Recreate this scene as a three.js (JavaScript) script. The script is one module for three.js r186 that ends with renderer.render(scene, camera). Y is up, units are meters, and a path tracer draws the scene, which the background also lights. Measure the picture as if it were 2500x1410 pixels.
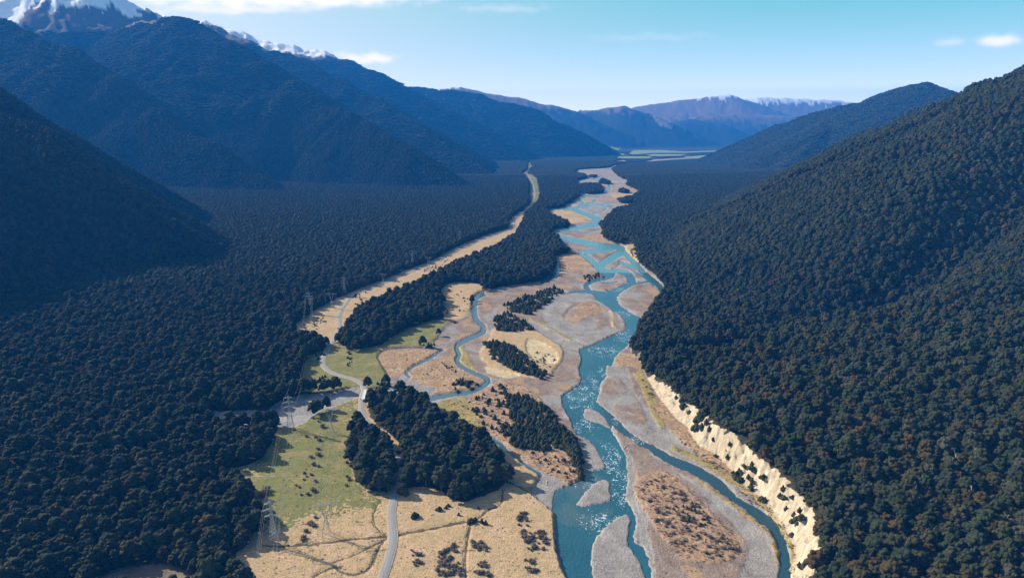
import * as THREE from 'three';
import { mergeGeometries } from 'three/addons/utils/BufferGeometryUtils.js';

// ------------------------------------------------------------------ camera, sky, sun, exposure
const EYE = 300, FPX = 1690, PITCH = 0.2239, CP = Math.cos(PITCH), SP = Math.sin(PITCH);
const scene = new THREE.Scene();
const camera = new THREE.PerspectiveCamera(2 * Math.atan(705 / FPX) * 180 / Math.PI, 1024 / 577, 1, 60000);
camera.position.set(0, EYE, 0);
camera.lookAt(0, EYE - SP * 1000, -CP * 1000);
const renderer = new THREE.WebGLRenderer({ antialias: true });
renderer.toneMapping = THREE.LinearToneMapping;
const EXPOSURE = 2.15;
renderer.toneMappingExposure = EXPOSURE;
renderer.shadowMap.enabled = true;

const SUN_EL = 29 * Math.PI / 180, SUN_AZ = 63 * Math.PI / 180;   // to the left of straight ahead
const SUN = new THREE.Vector3(-Math.sin(SUN_AZ) * Math.cos(SUN_EL), Math.sin(SUN_EL), -Math.cos(SUN_AZ) * Math.cos(SUN_EL));
const sun = new THREE.DirectionalLight(new THREE.Color().setRGB(1, 0.88, 0.72), 5);
sun.position.copy(SUN).multiplyScalar(6000); sun.castShadow = true;
Object.assign(sun.shadow.camera, { left: -9000, right: 9000, top: 9000, bottom: -9000, near: 10, far: 30000 });
sun.shadow.mapSize.set(4096, 4096);
scene.add(sun);
const HAZE = 5.7e-5;
scene.fog = new THREE.FogExp2(new THREE.Color().setRGB(0.025, 0.285, 1.0), HAZE);

// ------------------------------------------------------------------ noise and small helpers
function rng(seed) { let s = seed | 0; return () => { s = (s + 0x6d2b79f5) | 0; let t = Math.imul(s ^ (s >>> 15), 1 | s); t = (t + Math.imul(t ^ (t >>> 7), 61 | t)) ^ t; return ((t ^ (t >>> 14)) >>> 0) / 4294967296; }; }
const R0 = rng(77);
const PERM = new Uint8Array(512), GX = new Float32Array(256), GY = new Float32Array(256);
{ const p = [...Array(256).keys()]; for (let i = 255; i > 0; i--) { const j = Math.floor(R0() * (i + 1)); [p[i], p[j]] = [p[j], p[i]]; }
  for (let i = 0; i < 512; i++) PERM[i] = p[i & 255];
  for (let i = 0; i < 256; i++) { const a = R0() * Math.PI * 2; GX[i] = Math.cos(a); GY[i] = Math.sin(a); } }
function noise(x, y) {
  const ix = Math.floor(x), iy = Math.floor(y), fx = x - ix, fy = y - iy, X = ix & 255, Y = iy & 255;
  const u = fx * fx * fx * (fx * (fx * 6 - 15) + 10), v = fy * fy * fy * (fy * (fy * 6 - 15) + 10);
  const a = PERM[PERM[X] + Y], b = PERM[PERM[X + 1] + Y], c = PERM[PERM[X] + Y + 1], d = PERM[PERM[X + 1] + Y + 1];
  const n0 = GX[a] * fx + GY[a] * fy, n1 = GX[b] * (fx - 1) + GY[b] * fy, n2 = GX[c] * fx + GY[c] * (fy - 1), n3 = GX[d] * (fx - 1) + GY[d] * (fy - 1);
  return (n0 + u * (n1 - n0) + v * (n2 + u * (n3 - n2) - n0 - u * (n1 - n0))) * 1.5;
}
function fbm(x, y, o) { let s = 0, a = 0.5; for (let i = 0; i < o; i++) { s += a * noise(x, y); x = x * 2.03 + 17.1; y = y * 2.03 - 9.7; a *= 0.5; } return s; }
function ridged(x, y, o) { let s = 0, a = 0.5; for (let i = 0; i < o; i++) { s += a * (1 - 2 * Math.abs(noise(x, y))); x = x * 2.07 + 5.3; y = y * 2.07 + 1.7; a *= 0.5; } return s; }
const rgb = (r, g, b) => new THREE.Color().setRGB(r, g, b);
const clamp = (x, a, b) => Math.min(b, Math.max(a, x));
const sstep = (a, b, x) => { const t = clamp((x - a) / (b - a), 0, 1); return t * t * (3 - 2 * t); };
const mix = (a, b, t) => a + (b - a) * t;
const mix3 = (a, b, t) => [a[0] + (b[0] - a[0]) * t, a[1] + (b[1] - a[1]) * t, a[2] + (b[2] - a[2]) * t];
const toSRGB = (c) => { c = clamp(c, 0, 1); return 255 * (c <= 0.0031308 ? c * 12.92 : 1.055 * Math.pow(c, 1 / 2.4) - 0.055); };

// Surveying from the photograph: a sight line through the picture point (px, py) meets the level h (G) or the distance D down the valley (at).
function sight(px, py) { const dx = (px - 1250) / FPX, dy = (705 - py) / FPX; return [dx, dy * CP - SP, -dy * SP - CP]; }
function G(px, py, h = 0) { const d = sight(px, py), t = (h - EYE) / d[1]; return [d[0] * t, d[2] * t]; }
function at(px, py, D) { const d = sight(px, py), t = -D / d[2]; return [d[0] * t, EYE + d[1] * t, -D]; }

// ------------------------------------------------------------------ sky
{
  const AIR = [0.02, 0.28, 1.3], W = 2048, H = 1024, data = new Float32Array(W * H * 4);
  const cloudAt = [[690, -8, 340, 26, 1.0], [560, 22, 200, 10, 0.7], [905, 142, 62, 11, 0.85], [840, 134, 40, 8, 0.45], [2440, 100, 62, 14, 0.8], [2320, 102, 34, 9, 0.35], [1240, 20, 120, 7, 0.25], [1600, 90, 160, 8, 0.12]];
  for (let row = 0; row < H; row++) {
    const up = ((row + 0.5) / H - 0.5) * Math.PI, y = Math.sin(up), e = up * 180 / Math.PI;
    for (let col = 0; col < W; col++) {
      const az = ((col + 0.5) / W - 0.5) * 2 * Math.PI, x = Math.cos(az) * Math.cos(up), z = Math.sin(az) * Math.cos(up);
      const g = Math.acos(clamp(x * SUN.x + y * SUN.y + z * SUN.z, -1, 1)) * 180 / Math.PI;
      const ee = Math.max(0, e);
      let c = mix3([0.95, 1.06, 0.98], [0.085, 0.53, 0.73], 1 - Math.exp(-Math.pow(ee / 5.9, 1.7)));
      c = mix3(c, [0.028, 0.16, 0.44], sstep(10, 32, ee)); c = mix3(c, [0.014, 0.07, 0.27], sstep(28, 75, ee));
      const w = Math.exp(-Math.pow(g / 51, 2.5)) * 1.0; c = mix3(c, [1.05, 1.02, 0.9], clamp(w, 0, 1));
      // thin high cloud
      const cf = -z * CP - y * SP, cu = y * CP - z * SP;
      if (cf > 0.2) {
        const px = 1250 + FPX * x / cf, py = 705 - FPX * cu / cf;
        let k = 0;
        for (const [cx, cy, rx, ry, s] of cloudAt) {
          const ux = (px - cx) / rx, uy = (py - cy + 8 * noise(px / 60, 3)) / ry, q = ux * ux + uy * uy;
          if (q < 4) k = Math.max(k, s * sstep(1.6, 0, q + 1.3 * fbm(px / 55, py / 14, 4)));
        }
        c = mix3(c, [1.12, 1.08, 1.02], k);
      }
      // the low sky shines through the valley air: its own brightness is what remains to be seen when that air is taken away
      const T = Math.exp(-HAZE * Math.min(21000, 1200 / Math.max(0.001, y))), o = (row * W + col) * 4;
      const t3 = c.map((v, q) => Math.max(0.25 * v, (v - AIR[q] * (1 - T)) / T)); t3[2] = Math.max(t3[2], t3[1] / 1.08);
      for (let q = 0; q < 3; q++) data[o + q] = t3[q] / EXPOSURE;
      data[o + 3] = 1;
    }
  }
  const t = new THREE.DataTexture(data, W, H, THREE.RGBAFormat, THREE.FloatType);
  t.mapping = THREE.EquirectangularReflectionMapping; t.magFilter = THREE.LinearFilter; t.needsUpdate = true;
  scene.background = t; scene.environment = t;
}
console.log('sky done');

// ------------------------------------------------------------------ ground cover, traced on the valley floor
const Z = { forest: 0, green: 1, tan: 2, grey: 3, mauve: 4, water: 5, stream: 6, sand: 7, shrub: 8, yellow: 9, creek: 10, ditch: 11, cliff: 12, pinktan: 13, far: 14, bare: 15, field: 16 };
const LEVEL = { 0: 1.6, 1: 1.5, 2: 1.5, 3: -0.45, 4: 0.05, 5: -2.6, 6: -2.2, 7: 0.1, 8: 0.7, 9: 0.5, 10: -0.5, 11: 0.2, 12: 1, 13: 0.2, 14: 0, 15: 1.4, 16: 1.6 };
const WATER_Y = -1.15;
function smoothPoly(p, closed = true, n = 3) {   // Catmull-Rom through the traced points
  const out = [], m = p.length;
  for (let i = 0; i < (closed ? m : m - 1); i++) {
    const g = (k) => p[closed ? (k + m) % m : clamp(k, 0, m - 1)], a = g(i - 1), b = g(i), c = g(i + 1), d = g(i + 2);
    for (let s = 0; s < n; s++) { const t = s / n, t2 = t * t, t3 = t2 * t; out.push([0, 1].map((q) => 0.5 * (2 * b[q] + (c[q] - a[q]) * t + (2 * a[q] - 5 * b[q] + 4 * c[q] - d[q]) * t2 + (3 * b[q] - a[q] - 3 * c[q] + d[q]) * t3))); }
  }
  if (!closed) out.push(p[m - 1]);
  return out;
}
const covers = [];
function area(zone, pts, smooth = true) { covers.push([zone, (smooth ? smoothPoly(pts) : pts).map(([x, y]) => G(x, y))]); }
function strip(zone, pts, w0, w1 = w0) {   // a band along a traced line
  const p = smoothPoly(pts, false, 4), n = p.length, L = [], R = [];
  for (let i = 0; i < n; i++) { const a = p[Math.max(0, i - 1)], b = p[Math.min(n - 1, i + 1)], dx = b[0] - a[0], dy = b[1] - a[1], l = Math.hypot(dx, dy) || 1, w = mix(w0, w1, i / (n - 1)); L.push([p[i][0] - dy / l * w, p[i][1] + dx / l * w]); R.push([p[i][0] + dy / l * w, p[i][1] - dx / l * w]); }
  covers.push([zone, [...L, ...R.reverse()].map(([x, y]) => G(x, y))]);
}
const BANK_R = [[1934, 1440], [1945, 1367], [1945, 1334], [1927, 1298], [1894, 1258], [1862, 1215], [1826, 1189], [1786, 1142], [1753, 1113], [1703, 1081], [1681, 1041], [1652, 1019], [1625, 986], [1601, 953], [1572, 905], [1566, 884], [1548, 868], [1542, 856], [1549, 838], [1560, 818], [1568, 796], [1582, 774], [1606, 743], [1631, 722], [1619, 694], [1599, 672], [1569, 649], [1557, 638], [1551, 616], [1543, 592], [1489, 571], [1470, 562], [1464, 552], [1476, 543], [1486, 532], [1497, 520], [1514, 512], [1538, 507], [1567, 498], [1535, 496], [1509, 491], [1538, 487], [1551, 479], [1565, 469], [1551, 461], [1529, 453], [1536, 443], [1514, 432], [1502, 421], [1495, 414], [1510, 406], [1538, 400], [1592, 396], [1660, 391], [1770, 385]];
// far plain fields
for (const f of [[[1456, 358], [1520, 361], [1510, 366], [1475, 364]], [[1533, 374], [1549, 366], [1618, 366], [1672, 370], [1749, 367], [1749, 370], [1672, 373], [1592, 373], [1560, 376], [1533, 377]], [[1493, 375], [1525, 375], [1520, 379], [1497, 379]],
  [[1499, 386], [1512, 381], [1592, 382], [1584, 386]], [[1566, 379], [1600, 376], [1680, 376], [1660, 380], [1600, 381]], [[1496, 394], [1515, 391], [1531, 391], [1525, 395], [1505, 396]], [[1662, 384], [1700, 380], [1734, 378], [1730, 382], [1690, 385]], [[1741, 376], [1784, 369], [1800, 372], [1750, 378]]]) area(Z.field, f, false);
// meadows and clearings beside the road
area(Z.tan, [[610, 1440], [604, 1330], [640, 1290], [640, 1240], [610, 1200], [545, 1165], [640, 1120], [672, 1060], [700, 1042], [745, 1030], [817, 992], [865, 972], [889, 968], [905, 985], [892, 1015], [870, 1035], [856, 1080], [862, 1150], [890, 1196], [960, 1206], [1010, 1190], [1080, 1205], [1110, 1228], [1160, 1222], [1210, 1202], [1240, 1182], [1300, 1212], [1354, 1255], [1354, 1301], [1360, 1344], [1385, 1410], [1400, 1450]]);
area(Z.green, [[640, 1250], [585, 1178], [640, 1120], [690, 1050], [745, 1030], [817, 994], [870, 976], [882, 1010], [862, 1040], [852, 1080], [858, 1150], [885, 1200], [930, 1214], [915, 1240], [800, 1250], [740, 1282], [655, 1290]]);
area(Z.green, [[730, 955], [742, 890], [770, 865], [800, 845], [835, 842], [856, 860], [890, 852], [930, 846], [925, 862], [921, 872], [926, 884], [937, 902], [945, 918], [948, 938], [905, 948], [880, 948], [850, 945], [800, 955]]);
area(Z.green, [[850, 890], [870, 866], [925, 846], [980, 810], [1020, 796], [1060, 782], [1097, 784], [1080, 806], [1062, 830], [1032, 846], [952, 850], [930, 858], [920, 869], [880, 880]]);
area(Z.tan, [[1070, 720], [1085, 700], [1115, 690], [1170, 694], [1180, 706], [1165, 716], [1150, 740], [1150, 772], [1120, 788], [1085, 786], [1078, 765], [1080, 740]]);
area(Z.tan, [[716, 812], [738, 778], [790, 747], [850, 717], [920, 690], [1000, 657], [1060, 634], [1110, 606], [1180, 577], [1240, 558], [1262, 552], [1262, 575], [1205, 610], [1150, 634], [1100, 656], [1040, 688], [980, 716], [920, 744], [880, 760], [856, 800], [830, 832], [800, 845], [775, 838], [745, 830]]);
area(Z.tan, [[1240, 555], [1250, 530], [1262, 524], [1280, 528], [1270, 560]]);
area(Z.green, [[1274, 424], [1290, 424], [1309, 432], [1316, 455], [1319, 478], [1313, 497], [1290, 518], [1275, 528], [1255, 528], [1275, 513], [1292, 498], [1290, 478], [1292, 452], [1280, 432]]);
area(Z.green, [[1288, 397], [1296, 397], [1300, 404], [1304, 408], [1296, 414], [1290, 424], [1274, 424], [1284, 414]]);
strip(Z.tan, [[964, 1210], [972, 1178], [976, 1150], [976, 1125], [968, 1102], [955, 1085], [935, 1068], [915, 1052], [896, 1030], [886, 1005]], 17, 12);
area(Z.tan, [[905, 1050], [930, 1050], [965, 1085], [985, 1110], [980, 1130], [955, 1100]]);
// flood plain
area(Z.mauve, [...BANK_R.slice().reverse(), ...[[1934, 1450], [1395, 1450], [1383, 1408], [1360, 1344], [1354, 1301], [1354, 1255], [1300, 1208], [1244, 1178], [1236, 1150], [1215, 1120], [1180, 1092], [1140, 1062], [1100, 1040], [1040, 1000], [1030, 985], [985, 968], [930, 975], [892, 975], [888, 962], [905, 950], [945, 940], [944, 917], [936, 901], [925, 883], [920, 869], [930, 858], [952, 850], [1032, 848], [1062, 832], [1080, 808], [1097, 788], [1140, 775], [1152, 740], [1166, 716], [1190, 708], [1245, 697], [1300, 690], [1343, 681], [1357, 650], [1351, 634], [1353, 626], [1391, 617], [1380, 610], [1366, 596], [1364, 586], [1345, 570], [1366, 562], [1397, 555], [1381, 545], [1342, 530], [1336, 515], [1339, 509], [1377, 505], [1384, 498], [1414, 482], [1415, 468], [1415, 451], [1408, 441], [1431, 435], [1426, 427], [1400, 423], [1407, 414], [1486, 409], [1495, 404], [1516, 401], [1565, 395], [1603, 388], [1690, 384], [1770, 379]]], false);
area(Z.far, [[1770, 379], [1603, 388], [1565, 395], [1516, 401], [1495, 404], [1486, 409], [1407, 414], [1400, 423], [1426, 427], [1431, 435], [1408, 441], [1415, 468], [1414, 484], [1470, 488], [1540, 486], [1565, 469], [1551, 461], [1529, 453], [1536, 443], [1514, 432], [1495, 414], [1510, 406], [1538, 400], [1592, 396], [1660, 391], [1770, 385]], false);
area(Z.pinktan, [[945, 856], [1032, 852], [1076, 852], [1040, 874], [1000, 898], [985, 908], [950, 914], [938, 900], [928, 880], [924, 868], [932, 860]]);
area(Z.pinktan, [[1000, 910], [1060, 880], [1105, 868], [1112, 885], [1150, 908], [1180, 925], [1165, 942], [1120, 952], [1060, 958], [1030, 940]]);
area(Z.yellow, [[1105, 850], [1130, 845], [1160, 900], [1185, 915], [1150, 900], [1115, 880]]);
area(Z.shrub, [[1120, 1000], [1150, 970], [1190, 950], [1230, 926], [1290, 950], [1330, 985], [1365, 1030], [1400, 1056], [1418, 1110], [1425, 1165], [1385, 1182], [1330, 1152], [1270, 1115], [1230, 1080], [1180, 1046], [1135, 1020]]);
area(Z.tan, [[1190, 835], [1210, 800], [1250, 804], [1300, 806], [1345, 828], [1372, 850], [1372, 880], [1352, 902], [1330, 926], [1250, 914], [1190, 892], [1172, 862]]);
area(Z.sand, [[1290, 828], [1340, 845], [1362, 872], [1350, 888], [1312, 884], [1286, 858]]);
area(Z.sand, [[1185, 895], [1230, 903], [1270, 918], [1230, 922], [1190, 910]]);
area(Z.yellow, [[1050, 995], [1110, 970], [1150, 985], [1185, 1045], [1150, 1040], [1090, 1018]]);
area(Z.tan, [[1130, 1045], [1175, 1062], [1215, 1085], [1250, 1112], [1290, 1145], [1320, 1165], [1300, 1190], [1240, 1178], [1215, 1120], [1180, 1092]]);
area(Z.grey, [[1318, 1158], [1350, 1165], [1388, 1182], [1352, 1203], [1352, 1240], [1340, 1238], [1300, 1205]]);
area(Z.grey, [[1290, 775], [1340, 800], [1380, 822], [1418, 842], [1415, 852], [1380, 850], [1345, 830], [1300, 798]]);
strip(Z.yellow, [[1220, 745], [1262, 760], [1310, 785], [1350, 808], [1395, 830]], 3, 2);
area(Z.grey, [[1330, 745], [1360, 722], [1400, 715], [1445, 720], [1480, 748], [1500, 765], [1502, 800], [1470, 826], [1430, 842], [1395, 828], [1350, 800], [1325, 775]]);
area(Z.mauve, [[1372, 765], [1400, 740], [1440, 732], [1470, 748], [1490, 766], [1500, 785], [1500, 800], [1478, 815], [1450, 806], [1462, 780], [1440, 770], [1410, 788], [1375, 785]]);
area(Z.shrub, [[1410, 745], [1440, 735], [1465, 752], [1455, 770], [1425, 776], [1405, 770]]);
area(Z.tan, [[1489, 757], [1500, 765], [1502, 792], [1506, 800], [1494, 796], [1492, 778]]);
area(Z.pinktan, [[1360, 626], [1415, 622], [1440, 638], [1450, 652], [1400, 662], [1362, 668]]);
area(Z.shrub, [[1380, 628], [1415, 624], [1442, 642], [1446, 650], [1385, 650]]);
area(Z.mauve, [[1362, 672], [1450, 660], [1455, 684], [1434, 690], [1425, 704], [1385, 712], [1356, 694]]);
area(Z.tan, [[1340, 516], [1400, 515], [1437, 528], [1444, 536], [1410, 545], [1381, 541], [1350, 528]]);
area(Z.pinktan, [[1418, 580], [1460, 572], [1480, 574], [1500, 590], [1540, 600], [1500, 598], [1440, 590]]);
area(Z.tan, [[1528, 600], [1546, 596], [1556, 620], [1560, 640], [1545, 632], [1530, 616]]);
area(Z.tan, [[1495, 475], [1550, 470], [1560, 470], [1545, 480], [1510, 484]]);
// near gravels
area(Z.grey, [[1457, 982], [1474, 992], [1513, 1024], [1550, 1060], [1614, 1092], [1684, 1122], [1720, 1134], [1690, 1092], [1620, 1036], [1575, 990], [1546, 950], [1532, 900], [1500, 866], [1480, 905], [1466, 940]]);
area(Z.mauve, [[1474, 930], [1500, 915], [1522, 935], [1530, 955], [1500, 966], [1470, 955]]);
area(Z.mauve, [[1500, 985], [1545, 965], [1570, 1000], [1580, 1030], [1540, 1030], [1505, 1010]]);
area(Z.pinktan, [[1505, 868], [1540, 862], [1568, 884], [1566, 900], [1540, 895], [1505, 890]]);
area(Z.grey, [[1528, 1090], [1548, 1130], [1556, 1180], [1560, 1240], [1585, 1300], [1600, 1410], [1575, 1410], [1560, 1330], [1540, 1260], [1528, 1200], [1531, 1150], [1522, 1105]]);
area(Z.grey, [[1560, 1092], [1620, 1132], [1700, 1176], [1780, 1232], [1850, 1290], [1888, 1340], [1900, 1450], [1790, 1450], [1828, 1345], [1790, 1282], [1720, 1212], [1650, 1152]]);
area(Z.shrub, [[1548, 1185], [1590, 1152], [1640, 1158], [1690, 1205], [1735, 1250], [1785, 1300], [1806, 1340], [1770, 1372], [1680, 1370], [1625, 1320], [1575, 1250]]);
strip(Z.yellow, [[1556, 905], [1580, 950], [1600, 1000], [1622, 1040]], 11, 12);
strip(Z.pinktan, [[1605, 985], [1640, 1035], [1690, 1085], [1740, 1120], [1790, 1160]], 14, 10);
strip(Z.yellow, [[1640, 1092], [1700, 1118], [1750, 1146], [1800, 1180], [1850, 1215], [1895, 1262], [1925, 1310], [1940, 1360], [1940, 1440]], 6, 9);
strip(Z.yellow, [[1700, 1168], [1770, 1218], [1840, 1270], [1886, 1310], [1898, 1370]], 3, 4);
// bare ground
area(Z.creek, [[882, 948], [853, 946], [805, 960], [735, 964], [684, 981], [652, 1004], [664, 1036], [704, 1046], [745, 1031], [769, 1012], [817, 993], [865, 974], [890, 968], [890, 950]]);
area(Z.creek, [[888, 955], [930, 952], [960, 938], [975, 920], [992, 914], [1010, 934], [1062, 946], [1050, 962], [960, 968], [900, 975]]);
strip(Z.creek, [[665, 1020], [560, 1022], [450, 1026], [380, 1026], [290, 1022], [130, 1026], [-60, 1010]], 17, 18);
strip(Z.bare, [[40, 1110], [90, 1142], [130, 1178], [160, 1225]], 9, 8);
area(Z.bare, [[240, 1450], [270, 1395], [350, 1385], [440, 1390], [480, 1450]]);
strip(Z.creek, [[1556, 874], [1620, 878], [1700, 878], [1780, 880], [1850, 876]], 6, 9);
strip(Z.bare, [[1790, 872], [1850, 866], [1900, 862], [1960, 856]], 9, 12);
// ditches and tracks in the paddocks
strip(Z.ditch, [[945, 1313], [870, 1318], [790, 1328], [700, 1336], [640, 1334]], 2.2, 1.6);
strip(Z.ditch, [[972, 1309], [1050, 1294], [1110, 1282], [1160, 1272], [1190, 1250], [1222, 1232], [1226, 1196]], 2.2, 1.6);
strip(Z.ditch, [[945, 1318], [900, 1340], [860, 1360], [815, 1376]], 1.8, 1.2);
strip(Z.ditch, [[935, 1322], [915, 1360], [900, 1390], [870, 1405], [830, 1398], [820, 1386], [790, 1398], [760, 1412]], 2.4, 2.4);
strip(Z.ditch, [[1147, 1280], [1142, 1320], [1136, 1360], [1138, 1420]], 2.4, 1.6);
strip(Z.ditch, [[930, 1222], [912, 1255], [918, 1290], [940, 1312]], 1.2, 1.2);
strip(Z.ditch, [[1033, 848], [980, 849], [952, 851], [931, 859], [921, 870], [926, 884], [937, 902], [946, 918]], 1.8, 2.0);
// running water
strip(Z.stream, [[1183, 714], [1164, 724], [1159, 741], [1158, 759], [1163, 777], [1175, 790], [1181, 798], [1177, 811], [1153, 822], [1129, 833], [1113, 846]], 7, 5);
strip(Z.stream, [[1113, 846], [1118, 857], [1121, 866], [1116, 879], [1133, 896], [1161, 910], [1187, 921], [1193, 928], [1183, 939], [1154, 953], [1127, 958], [1091, 964], [1057, 971], [1036, 981], [1050, 994], [1075, 1010], [1102, 1024]], 5, 5.5);
strip(Z.stream, [[1102, 1024], [1145, 1038], [1182, 1057], [1218, 1080], [1243, 1102], [1268, 1121], [1293, 1139], [1325, 1158]], 5, 2.5);
strip(Z.stream, [[1083, 851], [1064, 864], [1040, 878], [1013, 891], [1000, 901], [992, 907], [996, 915], [1003, 920]], 2.6, 2.2);
strip(Z.stream, [[1320, 688], [1341, 679], [1356, 668], [1360, 650], [1356, 632], [1360, 622]], 5, 4);
// main river, near
area(Z.water, [[1400, 1450], [1383, 1408], [1370, 1380], [1360, 1344], [1354, 1301], [1353, 1259], [1351, 1229], [1352, 1201], [1385, 1184], [1425, 1166], [1424, 1150], [1462, 1147], [1481, 1138], [1474, 1122], [1457, 1092], [1441, 1072], [1412, 1060], [1402, 1048], [1396, 1028], [1383, 1004], [1375, 986], [1372, 964], [1390, 953], [1415, 938], [1422, 924], [1414, 906], [1421, 880], [1415, 850], [1444, 842], [1473, 827], [1505, 814], [1529, 805], [1529, 789], [1522, 773], [1514, 765], [1502, 760], [1494, 754], [1476, 741], [1457, 730], [1452, 718], [1480, 712], [1508, 702], [1528, 690], [1545, 694], [1524, 708], [1506, 720], [1506, 730], [1514, 744], [1530, 755], [1550, 768], [1575, 776], [1566, 800], [1560, 818], [1545, 832], [1513, 858], [1500, 872], [1492, 892], [1482, 888], [1479, 902], [1478, 918], [1466, 932], [1462, 959], [1455, 978], [1474, 994], [1495, 1010], [1513, 1028], [1530, 1047], [1550, 1063], [1580, 1079], [1614, 1095], [1644, 1113], [1684, 1126], [1732, 1150], [1764, 1171], [1800, 1211], [1847, 1236], [1884, 1258], [1902, 1283], [1920, 1323], [1931, 1363], [1928, 1450], [1903, 1450], [1904, 1352], [1894, 1318], [1880, 1290], [1847, 1266], [1818, 1238], [1775, 1210], [1739, 1184], [1703, 1159], [1656, 1140], [1623, 1124], [1588, 1098], [1559, 1082], [1537, 1067], [1513, 1050], [1494, 1033], [1492, 1049], [1505, 1068], [1521, 1100], [1529, 1116], [1530, 1163], [1528, 1195], [1526, 1216], [1538, 1233], [1552, 1258], [1549, 1290], [1547, 1320], [1570, 1332], [1580, 1360], [1590, 1400], [1592, 1450], [1580, 1450], [1572, 1385], [1552, 1350], [1536, 1330], [1536, 1290], [1542, 1268], [1530, 1250], [1504, 1261], [1483, 1276], [1453, 1308], [1445, 1333], [1440, 1365], [1449, 1408], [1452, 1450]], false);
area(Z.grey, [[1530, 1251], [1483, 1278], [1454, 1310], [1446, 1335], [1441, 1365], [1450, 1408], [1453, 1450], [1580, 1450], [1572, 1385], [1552, 1350], [1536, 1330], [1536, 1290], [1541, 1268]]);
area(Z.grey, [[1412, 1061], [1441, 1073], [1457, 1093], [1474, 1123], [1480, 1138], [1462, 1146], [1426, 1148], [1420, 1120], [1414, 1085]]);
area(Z.grey, [[1425, 1000], [1438, 994], [1460, 1002], [1473, 1012], [1489, 1032], [1488, 1043], [1468, 1034], [1444, 1026], [1427, 1020]]);
area(Z.grey, [[1407, 1230], [1418, 1212], [1440, 1184], [1460, 1170], [1488, 1170], [1492, 1182], [1490, 1198], [1495, 1216], [1460, 1228], [1430, 1234]]);
// braids upstream
strip(Z.water, [[1475, 716], [1445, 712], [1420, 710], [1390, 713]], 6, 2);
strip(Z.water, [[1440, 706], [1431, 699], [1438, 690], [1452, 684], [1478, 679], [1492, 674]], 4, 4);
strip(Z.water, [[1545, 694], [1542, 680], [1534, 668], [1520, 663], [1495, 658]], 10, 5);
strip(Z.water, [[1500, 670], [1478, 662], [1466, 651], [1476, 641], [1489, 632], [1508, 620], [1523, 611]], 9, 8);
strip(Z.water, [[1462, 652], [1446, 636], [1430, 624], [1418, 616], [1440, 613], [1470, 611], [1500, 606]], 7, 4);
strip(Z.water, [[1346, 567], [1352, 574], [1372, 580], [1415, 589], [1456, 597], [1490, 600], [1512, 603], [1524, 611]], 7, 7);
strip(Z.water, [[1348, 566], [1362, 562], [1400, 556], [1440, 550], [1474, 543]], 5, 5);
strip(Z.water, [[1470, 545], [1462, 536], [1442, 526], [1415, 516], [1402, 511]], 7, 4);
strip(Z.water, [[1523, 612], [1540, 630], [1556, 645], [1566, 658], [1586, 676], [1610, 696], [1622, 714]], 5, 6);
strip(Z.water, [[1560, 652], [1530, 645], [1512, 636]], 5, 3);
strip(Z.water, [[1585, 686], [1560, 690], [1542, 694]], 2, 2);
strip(Z.water, [[1402, 511], [1418, 502], [1424, 496], [1414, 487], [1404, 480]], 3, 2);
strip(Z.water, [[1418, 502], [1437, 497], [1456, 489]], 3, 2);
strip(Z.water, [[1415, 466], [1424, 472], [1428, 477], [1416, 482]], 3, 2);
strip(Z.water, [[1340, 512], [1370, 508], [1402, 511]], 2, 2);
for (const b of [[[1480, 706], [1500, 712], [1512, 722]], [[1548, 660], [1580, 680], [1600, 700]], [[1440, 600], [1470, 606], [1500, 604]], [[1405, 560], [1430, 566], [1460, 562]], [[1430, 535], [1455, 540], [1470, 535]], [[1446, 521], [1470, 515], [1480, 505], [1460, 497]], [[1425, 505], [1450, 500], [1475, 498], [1500, 500]], [[1520, 640], [1505, 650], [1500, 662]], [[1470, 690], [1490, 690], [1510, 686]], [[1360, 640], [1366, 660], [1358, 680]], [[1400, 745], [1385, 760], [1378, 780]], [[1465, 480], [1440, 478], [1425, 476]]]) strip(Z.water, b, 1.3, 1);
strip(Z.water, [[1470, 470], [1490, 460], [1480, 447], [1450, 436], [1470, 428]], 1.5, 1);
// bush islands on the flood plain
area(Z.forest, [[1412, 462], [1420, 453], [1445, 452], [1466, 453], [1468, 464], [1474, 470], [1450, 474], [1430, 473]]);
area(Z.forest, [[1464, 447], [1472, 440], [1490, 449], [1478, 450]]);
area(Z.forest, [[1439, 431], [1452, 430], [1456, 433], [1440, 433]]);
area(Z.forest, [[1512, 470], [1520, 465], [1536, 470], [1530, 473]]);
area(Z.forest, [[1510, 492], [1530, 486], [1556, 486], [1560, 492], [1540, 497], [1520, 497]]);
area(Z.forest, [[1472, 578], [1484, 572], [1510, 582], [1528, 593], [1512, 596], [1490, 590]]);

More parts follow.
